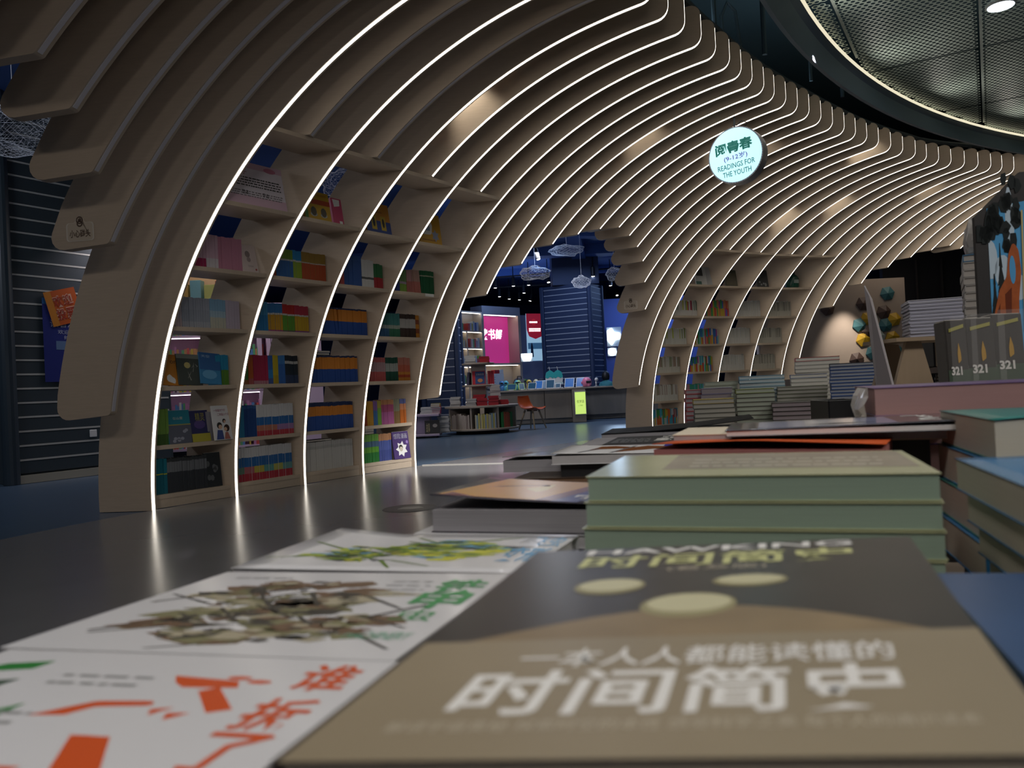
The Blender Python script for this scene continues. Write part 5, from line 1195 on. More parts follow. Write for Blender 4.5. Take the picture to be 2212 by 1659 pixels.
# ------------------------------------------------------------------ plaster wall with hexagon ornaments right of the far bookcase
YW = 17.6
PLAS = M('plaster_warm', (.42, .34, .28), .8, noise=.05, nscale=6)
wa, wb_ = pd(1640, 760, YW), pd(1962, 760, YW)
struct(MB().box(((wa.x + wb_.x) / 2, YW + .1, 1.42), (wb_.x - wa.x, .18, 2.84), PLAS).build('wall_plaster'))
spot('wall_washer', (pd(1822, 560, YW).x, YW - .75, 2.75), (pd(1822, 745, YW).x, YW, 1.35), 150, 48, (1, .9, .78), .9, .05)
HX = {'teal': M('hex_teal', (.05, .16, .18), .5), 'yellow': M('hex_yellow', (.55, .33, .02), .45), 'brown': M('hex_brown', (.09, .055, .045), .5), 'white': M('hex_pale', (.45, .52, .52), .5)}
hexes = [(1787, 667, 'brown'), (1864, 656, 'brown'), (1916, 634, 'teal'), (1908, 674, 'brown'), (1873, 689, 'yellow'), (1856, 702, 'teal'), (1930, 690, 'yellow'), (1912, 702, 'teal'), (1876, 715, 'brown'), (1864, 734, 'yellow'), (1927, 730, 'yellow'), (1896, 728, 'white'), (1885, 762, 'teal'), (1937, 762, 'teal'), (1915, 778, 'yellow'), (1850, 776, 'brown')]
hn = {}
for i, (px, py, c) in enumerate(hexes):
    p = pd(px, py, YW + .01); r = .16
    hn[c] = hn.get(c, 0) + 1
    a0 = rnd.uniform(0, .3); pts = [(r * math.cos(math.pi / 3 * k + a0), r * math.sin(math.pi / 3 * k + a0)) for k in range(6)]
    ap = p + Vector((rnd.uniform(-.05, .05), -.10, rnd.uniform(-.04, .05)))
    vs = [p + Vector((x, 0, y)) for x, y in pts] + [p + Vector((x, -.03, y)) for x, y in pts] + [ap]
    fs = [[k, (k + 1) % 6, 6 + (k + 1) % 6, 6 + k] for k in range(6)] + [[6 + k, 6 + (k + 1) % 6, 12] for k in range(6)] + [[5, 4, 3, 2, 1, 0]]
    tag(obj('hexagon_ornament', vs, fs, HX[c]), '%s %s faceted hexagon, counted from the top of the plaster wall' % (ORD[hn[c] - 1], c if c != 'white' else 'pale'), 'wall ornament', 'hexagon wall ornaments')
struct(boxo('wall_dark_recess', (pd(2080, 760, 19).x, 19.1, 1.9), (3.6, .15, 3.8), M('recess_black', (.012, .012, .015), .8)))
b = MB(); b.box((pd(1990, 760, 18.9).x, 18.95, 1.7), (.04, .05, 3.4), M('recess_frame', (.03, .025, .025), .6)); struct(b.build('trim_20'))
b = MB(); b.box((pd(2045, 760, 18.9).x, 18.95, 1.7), (.04, .05, 3.4), M('recess_frame', (.03, .025, .025), .6)); struct(b.build('trim_21'))
# ------------------------------------------------------------------ display tables
def dirv(a): a = math.radians(a); return Vector((math.cos(a), math.sin(a), 0))
TU, TV = dirv(-17), dirv(73)
TBL = M('table_wood', (.34, .28, .22), .45, noise=.12, nscale=10, stretch=(1, 8, 1))
ZT = .54
def table(name, label, o, w, d, z):
    t = thing(name, label, 'table', o + TU * w / 2 + TV * d / 2)
    MB().box(o + TU * (w / 2) + TV * (d / 2) + Zv * (z - .02), (w, d, .04), TBL, (TU, TV, Zv), .004).build('top', t)
    for u in (.06, w - .06):
        for v in (.06, d - .06): MB().box(o + TU * u + TV * v + Zv * ((z - .04) / 2), (.06, .06, z - .04), TBL, (TU, TV, Zv), .004).build('leg', t)
    for v in (.06, d - .06): MB().box(o + TU * (w / 2) + TV * v + Zv * (z - .08), (w - .18, .025, .08), TBL, (TU, TV, Zv)).build('apron', t)
    return t
t0_ = Vector((-.36, .12, 0))
table('display_table', 'low wooden display table under the white picture books in the foreground', t0_ + TU * .06, 1.25, .70, ZT)
table('display_table', 'low wooden display table under the magazines behind the green-edged stack', t0_ + TV * .72 - TU * .05, 1.36, 1.48, ZT)
table('display_table', 'farther wooden display table under the tall book stacks', Vector((.86, 3.55, 0)), 2.2, 1.5, ZT)
RISER = M('riser_black', (.02, .02, .022), .5)
def riser(q, z1, label, z0=ZT, inset=.012):
    c = sum((Vector((*p, 0)) for p in q), Vector()) / 4
    pts = [c + (Vector((*p, 0)) - c) * (1 - inset * 8) for p in q]
    t = MB().quadprism([p + Zv * (z0 + .0005) for p in pts], [p + Zv * (z1 - .0005) for p in pts], RISER).build('display_riser')
    return tag(t, label, 'riser')
# ---- detailed lying book: q = near-left, near-right, far-right, far-left plan corners
def lie(q, z0, z1, cover, pages, label, name='book', lift=None, spine=None, group=None, inset=.0012):
    q = [Vector((p[0], p[1], 0)) for p in q]
    c = sum(q, Vector()) / 4
    t = thing(name, label, 'book' if name == 'book' else name, c + Zv * z0, group)
    tk = .0008
    def P(u, v): return q[0].lerp(q[1], u).lerp(q[3].lerp(q[2], u), v)
    lf = lift or (lambda u, v: 0.0)
    b = MB()
    N = 10 if lift else 1
    vs, fs = [], []
    for k, dz in enumerate((0, -tk)):
        for j in range(N + 1):
            for i in range(N + 1): p = P(i / N, j / N); vs.append(Vector((p.x, p.y, z1 + dz + lf(i / N, j / N))))
    n1_ = (N + 1) ** 2
    for j in range(N):
        for i in range(N):
            a = j * (N + 1) + i; fs.append([a, a + 1, a + N + 2, a + N + 1]); fs.append([n1_ + a, n1_ + a + N + 1, n1_ + a + N + 2, n1_ + a + 1])
    ring_ = [i for i in range(N + 1)] + [j * (N + 1) + N for j in range(1, N + 1)] + [N * (N + 1) + i for i in range(N - 1, -1, -1)] + [j * (N + 1) for j in range(N - 1, 0, -1)]
    for i in range(len(ring_)): a, d = ring_[i], ring_[(i + 1) % len(ring_)]; fs.append([a, a + n1_, d + n1_, d])
    b.add(vs, fs, cover); b.build('cover', t, bool(lift))
    lo = [P(*uv) + Zv * z0 for uv in ((0, 0), (1, 0), (1, 1), (0, 1))]
    MB().quadprism(lo, [p + Zv * tk for p in lo], cover).build('back_cover', t)
    ins = [c + (p - c) * (1 - inset / (p - c).length * 1.4) for p in q]
    MB().quadprism([p + Zv * (z0 + tk) for p in ins], [p + Zv * (z1 - tk) for p in ins], pages).build('page_block', t)
    if spine is not None:
        e0, e1 = ((0, 0), (1, 0)) if spine == 0 else ((1, 0), (1, 1)) if spine == 1 else ((1, 1), (0, 1)) if spine == 2 else ((0, 1), (0, 0))
        a, d = P(*e0), P(*e1); s = (d - a).normalized(); o = Vector((s.y, -s.x, 0)) * .0015
        MB().quadprism([a + Zv * z0, d + Zv * z0, d + o + Zv * z0, a + o + Zv * z0], [a + Zv * z1, d + Zv * z1, d + o + Zv * z1, a + o + Zv * z1], cover).build('spine', t)
    def mp(u, v, k=.0008): p = P(u, v); return Vector((p.x, p.y, z1 + lf(u, v) + k * .16))
    return t, mp
def dense(poly, step=.12):
    out = []
    for i, a in enumerate(poly):
        b = poly[(i + 1) % len(poly)]; n = max(1, int(math.hypot(b[0] - a[0], b[1] - a[1]) / step))
        out += [(a[0] + (b[0] - a[0]) * k / n, a[1] + (b[1] - a[1]) * k / n) for k in range(n)]
    return out
def fp(name, mp, poly, m, parent, k=.0008):
    """flat print on a cover: thin shape with its own outline, finely divided so it follows a curved cover"""
    return MB().quadprism([mp(u, v, k - .0005) for u, v in dense(poly)], [mp(u, v, k) for u, v in dense(poly)], m).build(name, parent)
# 1 -- dark popular-science book in front
HQ = [(-.056, .177), (.110, .163), (.188, .386), (.010, .391)]
HB = M('cover_space', (.022, .018, .018), .3, noise=.5, nscale=25); TAN = M('cover_band_tan', (.27, .22, .145), .35, noise=.12, nscale=14); PAGC = M('pages_cream', (.55, .5, .42), .8, noise=.15, nscale=80, stretch=(1, 1, 14))
riser(HQ, .667, 'black riser block under the dark science book')
hb, hm = lie(HQ, .667, .690, HB, PAGC, 'dark book with a wide tan band and white title in the foreground', spine=3)
fp('tan_band', hm, rect(0, 0, 1, .37), TAN, hb)
arc = [(.08 + .84 * i / 16, .37 + .15 * math.sin(math.pi * i / 16)) for i in range(17)]
fp('planet', hm, arc, M('cover_planet', (.24, .175, .10), .4, noise=.3, nscale=30), hb)
NUT = M('cover_nut', (.55, .52, .33), .4); NUTD = M('cover_nut_shade', (.30, .27, .14), .4)
for (cx, cy_, rx, ry) in ((.27, .665, .08, .055), (.585, .675, .085, .042), (.465, .53, .10, .07)):
    fp('nut', hm, ell(cx, cy_, rx, ry, 18), NUTD, hb, .0012); fp('nut', hm, ell(cx, cy_ + ry * .15, rx * .88, ry * .75, 18), NUT, hb, .0016)
WHT = M('cover_white_ink', (.72, .71, .68), .5, spec=.05); YEL = M('cover_yellow_ink', (.55, .56, .25), .4); PAL = M('cover_pale_ink', (.5, .44, .34), .4)
text_on('lettering', 'HAWKING', lambda u, v: hm(u, v, .0012), .14, .935, .84, .985, WHT, hb, .02)
text_on('lettering', '时间简史', lambda u, v: hm(u, v, .0012), .15, .81, .85, .92, YEL, hb, .018)
text_on('lettering', '(普及版)', lambda u, v: hm(u, v, .0012), .38, .765, .62, .80, PAL, hb)
text_on('lettering', '一本人人都能读懂的', lambda u, v: hm(u, v, .0014), .21, .255, .84, .325, WHT, hb, .01)
text_on('lettering', '时间简史', lambda u, v: hm(u, v, .0014), .16, .105, .85, .245, WHT, hb, .018)
text_on('lettering', '解读宇宙奥秘 探索时空的本性 感受科学之美 每个人的通识读本', lambda u, v: hm(u, v, .0014), .10, .065, .92, .092, PAL, hb)
# 2 -- white picture books in a row at the left
WC = M('cover_gloss_white', (.64, .635, .65), .16); WPG = M('pages_white', (.45, .44, .45), .8, noise=.15, nscale=80, stretch=(1, 1, 14))
REDI = M('ink_vermilion', (.60, .09, .02), .35); GRNI = M('ink_green', (.06, .30, .10), .35); BLUI = M('ink_blue', (.08, .32, .55), .35); GRYI = M('ink_grey_text', (.25, .25, .25), .5)
OLV = [M('robot_olive', (.20, .19, .10), .4), M('robot_dark', (.06, .055, .045), .4), M('robot_khaki', (.38, .34, .24), .4), M('robot_rust', (.16, .10, .06), .4)]
LIM = [M('bug_lime', (.33, .40, .05), .4), M('bug_green', (.12, .2, .03), .4), M('bug_black', (.03, .035, .03), .4), M('bug_blue', (.1, .3, .5), .4), M('bug_yellow', (.55, .55, .05), .4)]
GRN = [M('leaf_bright', (.22, .45, .05), .35), M('leaf_deep', (.03, .20, .04), .35), M('leaf_dark', (.02, .06, .025), .35), M('leaf_orange', (.5, .16, .06), .35)]
def critter(mp, par, cx, cy_, w, h, mats, n=34, seed=1, sc=1.0):
    r = random.Random(seed)
    for i in range(n):
        t = r.uniform(-1, 1); u = cx + t * w * .5 + r.uniform(-.03, .03); v = cy_ + (r.uniform(-1, 1) * h * .5) * (1 - t * t * .7)
        s = r.uniform(.045, .11) * sc; a = r.uniform(-.6, .6); k = r.choice((3, 4, 5)); 
        pts = [(u + s * math.cos(a + 6.283 * j / k) * r.uniform(.6, 1.5), v + s * .55 * math.sin(a + 6.283 * j / k)) for j in range(k)]
        pts = [(min(max(x, .005), .995), min(max(y, .005), .995)) for x, y in pts]
        fp('creature_print', mp, pts, r.choice(mats), par, .0008 + .00012 * (i % 6) + (.001 if sc < 1 else 0))
    for i in range(6):
        u = cx + r.uniform(-.5, .5) * w; v = cy_ + r.uniform(-.4, .4) * h; du = r.uniform(.1, .2) * r.choice((-1, 1)); dv = r.uniform(.08, .2) * r.choice((-1, 1))
        fp('limb_print', mp, [(min(max(x, .005), .995), min(max(y, .005), .995)) for x, y in ((u, v), (u + .02, v), (u + du, v + dv), (u + du - .012, v + dv))], mats[1], par, .0016 + (.001 if sc < 1 else 0))
W1Q = [(-.305, .226), (-.106, .180), (-.055, .344), (-.252, .390)]
W2Q = [(-.259, .396), (-.057, .347), (-.005, .499), (-.201, .545)]
W3Q = [(-.203, .560), (.001, .502), (.045, .616), (-.150, .676)]
for q, lab in ((W1Q, 'nearest'), (W2Q, 'middle'), (W3Q, 'farthest')): riser(q, .643, 'black riser block under the %s white picture book' % lab)
curl = lambda u, v: .010 * max(0, .25 - u) ** 2 * 16
w1, m1 = lie(W1Q, .643, .655, WC, WPG, 'nearest white picture book, red title and green leaves', spine=2)
for s_, v in (('谁', .80), ('拆', .58), ('了', .40), ('我', .18)): text_on('lettering', s_, lambda a, c: m1(a, c, .0012), .835, v, .955, v + .17, REDI, w1, .02)
fp('stroke', m1, [(.56, .86), (.72, .84), (.74, .80), (.62, .79), (.585, .82)], REDI, w1); fp('stroke', m1, [(.70, .80), (.80, .68), (.76, .655), (.67, .77)], REDI, w1); fp('stroke', m1, fillet([(.42, .60, .0), (.50, .69, .03), (.62, .705, .02), (.63, .68, .01), (.52, .66, .02), (.49, .61, 0)], 3), REDI, w1)
fp('stroke', m1, ell(.71, .86, .028, .012, 10), REDI, w1); fp('stroke', m1, ell(.765, .84, .028, .012, 10), REDI, w1); fp('stroke', m1, [(.64, .66), (.68, .675), (.655, .63)], REDI, w1); fp('stroke', m1, [(.685, .645), (.73, .65), (.70, .61)], REDI, w1)
fp('stroke', m1, [(.36, .36), (.60, .38), (.58, .31), (.30, .30)], REDI, w1); fp('stroke', m1, [(.58, .52), (.66, .52), (.76, .36), (.66, .37)], REDI, w1); fp('stroke', m1, [(.3, .2), (.52, .26), (.5, .18), (.32, .12)], REDI, w1)
lines('fine_print', m1, .30, .52, (.83, .78), .014, GRYI, w1, .0012); lines('fine_print', m1, .12, .42, (.60, .55, .50), .014, GRYI, w1, .0012); lines('fine_print', m1, .1, .3, (.4, .35), .014, GRYI, w1, .0012)
for poly, i in (([(.0, .80), (.10, .90), (.20, .93), (.19, .87), (.1, .84)], 1), ([(.0, .68), (.12, .76), (.22, .80), (.2, .72), (.08, .67)], 2), ([(.02, .58), (.12, .66), (.2, .66), (.14, .6)], 3), ([(.02, .42), (.18, .48), (.30, .58), (.36, .66), (.36, .54), (.26, .43), (.1, .36)], 1), ([(.12, .45), (.24, .53), (.33, .60), (.34, .54), (.24, .45)], 0), ([(.01, .70), (.08, .74), (.14, .72), (.06, .66)], 0)): fp('leaf_print', m1, poly, GRN[i], w1, .0009 + .0002 * i)
w2, m2 = lie(W2Q, .643, .655, WC, WPG, 'middle white picture book with khaki machine insects and green title', spine=2)
critter(m2, w2, .43, .62, .52, .5, OLV, 40, 4); critter(m2, w2, .52, .28, .62, .42, OLV, 40, 9); critter(m2, w2, .43, .62, .5, .45, OLV, 60, 14, .4); critter(m2, w2, .52, .28, .6, .38, OLV, 60, 19, .4)
for s_, v in (('铁', .70), ('甲', .50)): text_on('lettering', s_, lambda a, c: m2(a, c, .0022), .82, v, .97, v + .2, GRNI, w2, .02)
text_on('lettering', '虫', lambda a, c: m2(a, c, .0022), .84, .36, .95, .48, GRNI, w2); text_on('lettering', 'MACHINERY', lambda a, c: m2(a, c, .0022), .80, .17, .96, .24, M('ink_green_pale', (.15, .38, .25), .4), w2)
lines('fine_print', m2, .66, .80, (.86, .80, .74, .68), .012, GRYI, w2, .0012); lines('fine_print', m2, .1, .3, (.9,), .012, GRYI, w2, .0012)
w3, m3 = lie(W3Q, .643, .655, WC, WPG, 'farthest white picture book with lime green beetle and blue title', spine=2, lift=lambda u, v: .018 * max(0, .3 - u) * v)
critter(m3, w3, .62, .55, .36, .6, LIM, 36, 5); critter(m3, w3, .34, .40, .3, .45, LIM, 22, 8); critter(m3, w3, .62, .55, .36, .55, LIM, 50, 15, .4); critter(m3, w3, .34, .40, .3, .4, LIM, 30, 18, .4)
text_on('lettering', '变形', lambda a, c: m3(a, c, .0022), .84, .25, .985, .62, BLUI, w3, .02); text_on('lettering', '飞虫', lambda a, c: m3(a, c, .0022), .86, .66, .985, .95, BLUI, w3)
lines('fine_print', m3, .82, .9, (.9, .84, .78), .014, GRYI, w3, .0012)
def rb(px, py, z, w, d, a=-17.0, side=None):
    p = pz(px, py, z); u = dirv(a); v = dirv(side if side is not None else a + 90)
    A = p; B = p + u * w; C = B + v * d; D = A + v * d
    return [(q.x, q.y) for q in (A, B, C, D)]
# 3 -- books beyond the white row
Q4 = rb(893, 1153, .640, .215, .165, -17, 72); riser(Q4, .628, 'black riser under the white book with red machines')
w4, m4 = lie(Q4, .628, .640, WC, WPG, 'white picture book with red machines lying under the sunset magazine', spine=2)
for i in range(22): u = .2 + .028 * i; fp('machine_print', m4, [(u, rnd.uniform(.03, .08)), (u + .03, rnd.uniform(.03, .08)), (u + .025, rnd.uniform(.12, .2)), (u, rnd.uniform(.12, .2))], rnd.choice([M('machine_red', (.5, .03, .03), .4), M('machine_grey', (.15, .15, .16), .4), M('machine_orange', (.5, .15, .03), .4)]), w4)
Q5 = rb(930, 1100, .662, .25, .17, -19, 72)
DPG = M('pages_grey_lines', (.32, .31, .33), .7, noise=.35, nscale=30, stretch=(.3, .3, 60))
s5, m5 = lie(Q5, .6405, .662, M('cover_charcoal', (.06, .055, .07), .22), DPG, 'charcoal magazine with an orange sunset picture, cover lifting', 'magazine', lift=lambda u, v: .010 * (1 - u) ** 2 + .004 * (1 - v))
for poly, c in (([(.02, .05), (.40, .05), (.52, .98), (.10, .98)], (.55, .30, .08)), ([(.16, .3), (.36, .25), (.44, .9), (.2, .95)], (.62, .46, .14)), ([(.02, .04), (.18, .04), (.20, .4), (.06, .5)], (.18, .03, .04)), ([(.40, .05), (.46, .05), (.58, .98), (.52, .98)], (.22, .08, .02)), ([(.46, .03), (.56, .03), (.68, .98), (.58, .98)], (.05, .035, .12))): fp('sunset_print', m5, poly, K(*c, .25), s5, .0008 + .0001 * rnd.random())
fp('tree_print', m5, [(.1, .2), (.14, .18), (.24, .62), (.34, .7), (.33, .74), (.22, .7), (.12, .5)], INK, s5, .0014)
for v, s_ in ((.12, '野'), (.32, '性'), (.52, '的'), (.72, '力')): text_on('lettering', s_, lambda a, c: m5(a, c, .0018), .50 + v * .13, v, .59 + v * .13, v + .2, WHT, s5, .03)
fp('bird_print', m5, [(.78, .3), (.88, .5), (.92, .48), (.95, .6), (.86, .58), (.8, .42)], INK, s5, .0014)
Q6 = rb(1107, 1040, .626, .22, .15, -15, 72); riser(Q6, .612, 'black riser block under the dark lower magazine behind the sunset magazine')
lie(Q6, .612, .630, M('cover_brown_dark', (.05, .03, .02), .4), M('pages_brown', (.16, .09, .05), .7, noise=.4, nscale=30, stretch=(.3, .3, 60)), 'dark brown edged magazine under the silver one', 'magazine')
Q7 = rb(1086, 1021, .6302, .25, .17, -13, 72)
s7, m7 = lie(Q7, .6302, .651, M('cover_silver', (.36, .35, .37), .14), DPG, 'silvery magazine with a raised cover beyond the sunset magazine', 'magazine', lift=lambda u, v: .006 * (1 - v))
fp('picture_print', m7, [(.3, .35), (.9, .3), (.95, .9), (.35, .95)], K(.12, .13, .13, .2), s7); text_on('lettering', 'LIFE', lambda a, c: m7(a, c, .002), .5, .5, .72, .7, WHT, s7, .02); fp('tag_print', m7, rect(.76, .5, .84, .66), K(.5, .42, .05), s7, .0012)
Q8 = rb(1190, 985, .664, .27, .17, -13, 74); riser(Q8, .650, 'black riser block under the insect picture book')
WC2 = M('cover_matt_white', (.72, .72, .73), .7, spec=0.0)
s8, m8 = lie(Q8, .650, .664, WC2, WPG, 'white and blue picture book with two brown beetles', lift=lambda u, v: .004 * (1 - u) ** 2)
fp('blue_print', m8, rect(.60, 0, 1, 1), M('cover_royal_blue', (.05, .06, .38), .6, spec=0.0), s8)
BTL = M('beetle_brown', (.22, .09, .04), .6, spec=0.0)
fp('beetle_print', m8, [(.16, .12), (.24, .42), (.42, .5), (.46, .62), (.30, .8), (.22, .74), (.2, .5)], BTL, s8, .001); fp('beetle_print', m8, [(.36, .1), (.42, .2), (.62, .5), (.66, .68), (.5, .8), (.42, .6), (.36, .3)], BTL, s8, .001); fp('feeler_print', m8, [(.14, .08), (.16, .06), (.24, .5), (.22, .52)], INK, s8, .0012); fp('feeler_print', m8, [(.33, .05), (.35, .05), (.44, .8), (.42, .8)], INK, s8, .0012)
for i, s_ in enumerate('昆虫'): text_on('lettering', s_, lambda a, c: m8(a, c, .0016), .82, .62 - .34 * i, .96, .9 - .34 * i, WHT, s8, .04)
Q9 = rb(1248, 962, .668, .26, .19, -13, 74); riser(Q9, .652, 'black riser block under the charcoal wildlife magazine')
s9, m9 = lie(Q9, .652, .668, M('cover_charcoal2', (.05, .05, .05), .6, spec=.05), DPG, 'charcoal wildlife magazine with white and yellow lettering', 'magazine', lift=lambda u, v: -.004 * max(0, .2 - u) * 5)
for i, s_ in enumerate('荒野'): text_on('lettering', s_, lambda a, c: m9(a, c, .0016), .50 - .02 * i, .60 - .34 * i, .66, .92 - .34 * i, WHT, s9, .04)
fp('yellow_print', m9, [(.72, .1), (.80, .1), (.86, .55), (.78, .55)], K(.4, .4, .04), s9); lines('fine_print', m9, .2, .45, (.2, .3, .4, .5, .6), .03, GRYI, s9, .0012); fp('orange_print', m9, [(.84, .1), (.98, .2), (.98, .5), (.88, .4)], K(.35, .15, .05), s9)
Q10 = rb(1298, 938, .672, .30, .2, -10, 76); riser(Q10, .656, 'black riser block under the black hardcover')
lie(Q10, .656, .672, M('cover_black', (.012, .012, .013), .6, spec=.05), DPG, 'black hardcover with its cover propped open', lift=lambda u, v: .020 * u * u)
Q11 = rb(1452, 940, .7095, .30, .14, -22, 70); riser(Q11, .699, 'black riser block under the cream leaflet books', inset=.03)
s11, m11 = lie(Q11, .699, .7095, M('cover_cream', (.72, .64, .50), .6, spec=0.0), WPG, 'cream picture book in a clear wrapper behind the orange cover')
for i in range(5): fp('print', m11, rect(.3 + .12 * i, .1, .36 + .12 * i, .3), K(.3, .25, .2), s11)
Q12 = rb(1566, 931, .7165, .27, .15, -16, 72)
s12, m12 = lie(Q12, .7100, .7165, M('cover_photo_dark', (.06, .06, .075), .12), PAPERW, 'glossy wrapped book with a blue photograph cover', lift=lambda u, v: .004 * u)
fp('photo_print', m12, rect(.12, .08, .62, .85), K(.25, .30, .48, .12), s12); fp('photo_print', m12, rect(.3, .1, .5, .8), K(.5, .52, .58, .12), s12, .0012); fp('bird_print', m12, [(.3, .25), (.42, .35), (.55, .25), (.43, .2)], INK, s12, .0016)
for i, s_ in enumerate('飞鸟'): text_on('lettering', s_, lambda a, c: m12(a, c, .0018), .68 + .02 * i, .5 - .36 * i, .78 + .02 * i, .84 - .36 * i, WHT, s12, .03)
# 4 -- green stack
GPG = M('pages_sage', (.27, .36, .28), .75, noise=.14, nscale=60, stretch=(.3, .3, 30)); GCV = M('cover_sage', (.42, .44, .26), .22, noise=.2, nscale=12)
gd, gs = dirv(-19), dirv(72)
gz = .702; gh = .0192
for i in range(8):
    A = Vector((.051, .601, 0)) - gd * (.002 * i) + gd * rnd.uniform(-.001, .001) - gs * (.0012 * i); B = A + gd * (.239 + .0025 * min(i, 3)); C = B + gs * .17; D = A + gs * .17
    lie([(p.x, p.y) for p in (A, B, C, D)], gz - gh * (i + 1) + .0006, gz - gh * i, GCV, GPG, ('topmost sage green book of the green-edged stack' if i == 0 else '%s sage green book from the top of the green-edged stack' % ORD[i]), spine=None, group='green-edged stack')
g0 = [o for o in COL.objects if o.get('label', '').startswith('topmost sage')][0]
def gm(u, v, k=.0008): p = Vector((.051, .601, 0)) + gd * (.239 * u) + gs * (.17 * v); return Vector((p.x, p.y, gz + k * .16))
fp('cover_print', gm, rect(.22, .25, .98, .95), M('sage_print', (.30, .27, .20), .25, noise=.4, nscale=18), g0)
lines('fine_print', gm, .3, .9, (.35, .5, .65), .05, M('sage_print2', (.5, .48, .38), .2), g0, .0012)
riser([(.062, .615), (.268, .545), (.305, .66), (.105, .735)], gz - gh * 8, 'black riser block under the green-edged stack')
# 5 -- red-edged stack
RPG = M('pages_rose', (.42, .16, .15), .75, noise=.2, nscale=60, stretch=(.3, .3, 30)); RCV = M('cover_orange_red', (.62, .11, .03), .5, spec=.1)
rd, rs = dirv(-33), dirv(62)
for i in range(3):
    A = Vector((.146, .850, 0)) + rd * rnd.uniform(-.002, .002); B = A + rd * .228; C = B + rs * .17; D = A + rs * .17
    lie([(p.x, p.y) for p in (A, B, C, D)], .7 - .0245 * (i + 1) + .0006, .7 - .0245 * i, RCV, RPG, '%s red-edged book with orange cover behind the green stack' % ('topmost' if i == 0 else ORD[i]), lift=(lambda u, v: .009 * (1 - v) * (1 - abs(u - .45) * .9)) if i == 0 else None, group='red-edged stack')
riser([(.16, .86), (.32, .755), (.38, .87), (.235, .97)], .7 - .0245 * 3, 'black riser block under the red-edged stack')
# 6 -- pink stack in clear wrap, purple covers
PPG = M('pages_pink', (.38, .225, .22), .75, noise=.12, nscale=60, stretch=(.3, .3, 30)); PCV = M('cover_purple', (.20, .12, .30), .3)
for i in range(4):
    A = Vector((.429 - .006 * (i > 0) + .012 * i, .95, 0)); B = A + TU * .30; C = B + TV * .2; D = A + TV * .2
    lie([(p.x, p.y) for p in (A, B, C, D)], .7515 - .0345 * (i + 1) + .0006, .7515 - .0345 * i, PCV, PPG, '%s purple book with pink page edges at the right' % ('topmost' if i == 0 else ORD[i]), group='pink-edged stack')
riser([(.45, .96), (.71, .88), (.76, 1.06), (.51, 1.13)], .7515 - .0345 * 4, 'black riser block under the purple books')
FILM = M('clear_film', (.85, .85, .85), .12, alpha=.05, spec=.8)
FILM2 = M('crumpled_film', (.85, .83, .8), .15, alpha=.5, spec=.8)
b = MB(); vs, fs = [], []
fr = random.Random(3)
o_ = Vector((.425, .945, .66))
for j in range(9):
    for i in range(6): vs.append(o_ + TV * (.012 * i + fr.uniform(-.004, .004)) - TU * (.004 + .020 * fr.random() * (1 if 0 < j < 8 else .3)) + Zv * (.0115 * j + fr.uniform(-.003, .003)))
for j in range(8):
    for i in range(5): fs.append([j * 6 + i, j * 6 + i + 1, j * 6 + 7 + i, j * 6 + 6 + i])
n1_ = len(vs); vs += [v + TU * .0006 for v in vs]; fs += [[a + n1_ for a in f[::-1]] for f in fs]
tag(obj('plastic_film', vs, fs, FILM2), 'crumpled clear plastic wrap on the left of the purple books', 'plastic wrap')
# 7 -- cream-edged stacks at the right edge
CPG = M('pages_ivory', (.60, .56, .47), .8, noise=.12, nscale=60, stretch=(.3, .3, 30)); TCV = M('cover_teal_green', (.03, .22, .20), .3); BCV = M('cover_mid_blue', (.04, .20, .42), .25)
for i in range(4):
    A = Vector((.386 - .004 * i, .644, 0)); B = A + TU * .17; C = B + TV * .2; D = A + TV * .2
    lie([(p.x, p.y) for p in (A, B, C, D)], .727 - .034 * (i + 1) + .0006, .727 - .034 * i, TCV if i % 2 == 0 else BCV, CPG, '%s thick ivory-edged book of the teal-covered stack' % ('topmost' if i == 0 else ORD[i]), lift=(lambda u, v: .014 * u * (1 - v) * max(0, 1 - u)) if i == 0 else None, spine=0 if i else None, group='teal-covered stack')
riser([(.40, .655), (.53, .615), (.575, .79), (.45, .83)], .727 - .034 * 4, 'black riser block under the teal-covered stack')
for i in range(6):
    A = Vector((.281 + .006 * i, .43 - .002 * i, 0)); B = A + TU * .17; C = B + TV * .195; D = A + TV * .195
    lie([(p.x, p.y) for p in (A, B, C, D)], .701 - .0245 * (i + 1) + .0006, .701 - .0245 * i, BCV, CPG, '%s ivory-edged book of the blue-covered stack at the right edge' % ('topmost' if i == 0 else ORD[i]), lift=(lambda u, v: .02 * max(0, u - .2) ** 1.5) if i == 0 else None, group='blue-covered stack')
riser([(.33, .43), (.45, .39), (.50, .56), (.37, .60)], .701 - .0245 * 6, 'black riser block under the blue-covered stack')
D_ = Vector((.213, .412, 0)); ux, vx = dirv(-12), dirv(73)
Q13 = [(p.x, p.y) for p in (D_ - vx * .235, D_ - vx * .235 + ux * .17, D_ + ux * .17, D_)]
riser(Q13, .648, 'black riser block under the dark blue book')
s13, m13 = lie(Q13, .648, .665, M('cover_slate_blue', (.03, .07, .17), .3, noise=.3, nscale=10), PAGC, 'dark blue book lying right of the dark science book', spine=3)
text_on('lettering', '宇宙的琴弦', lambda a, c: m13(a, c, .0014), .25, .55, .9, .68, M('ink_pale_blue', (.3, .38, .5), .4), s13)
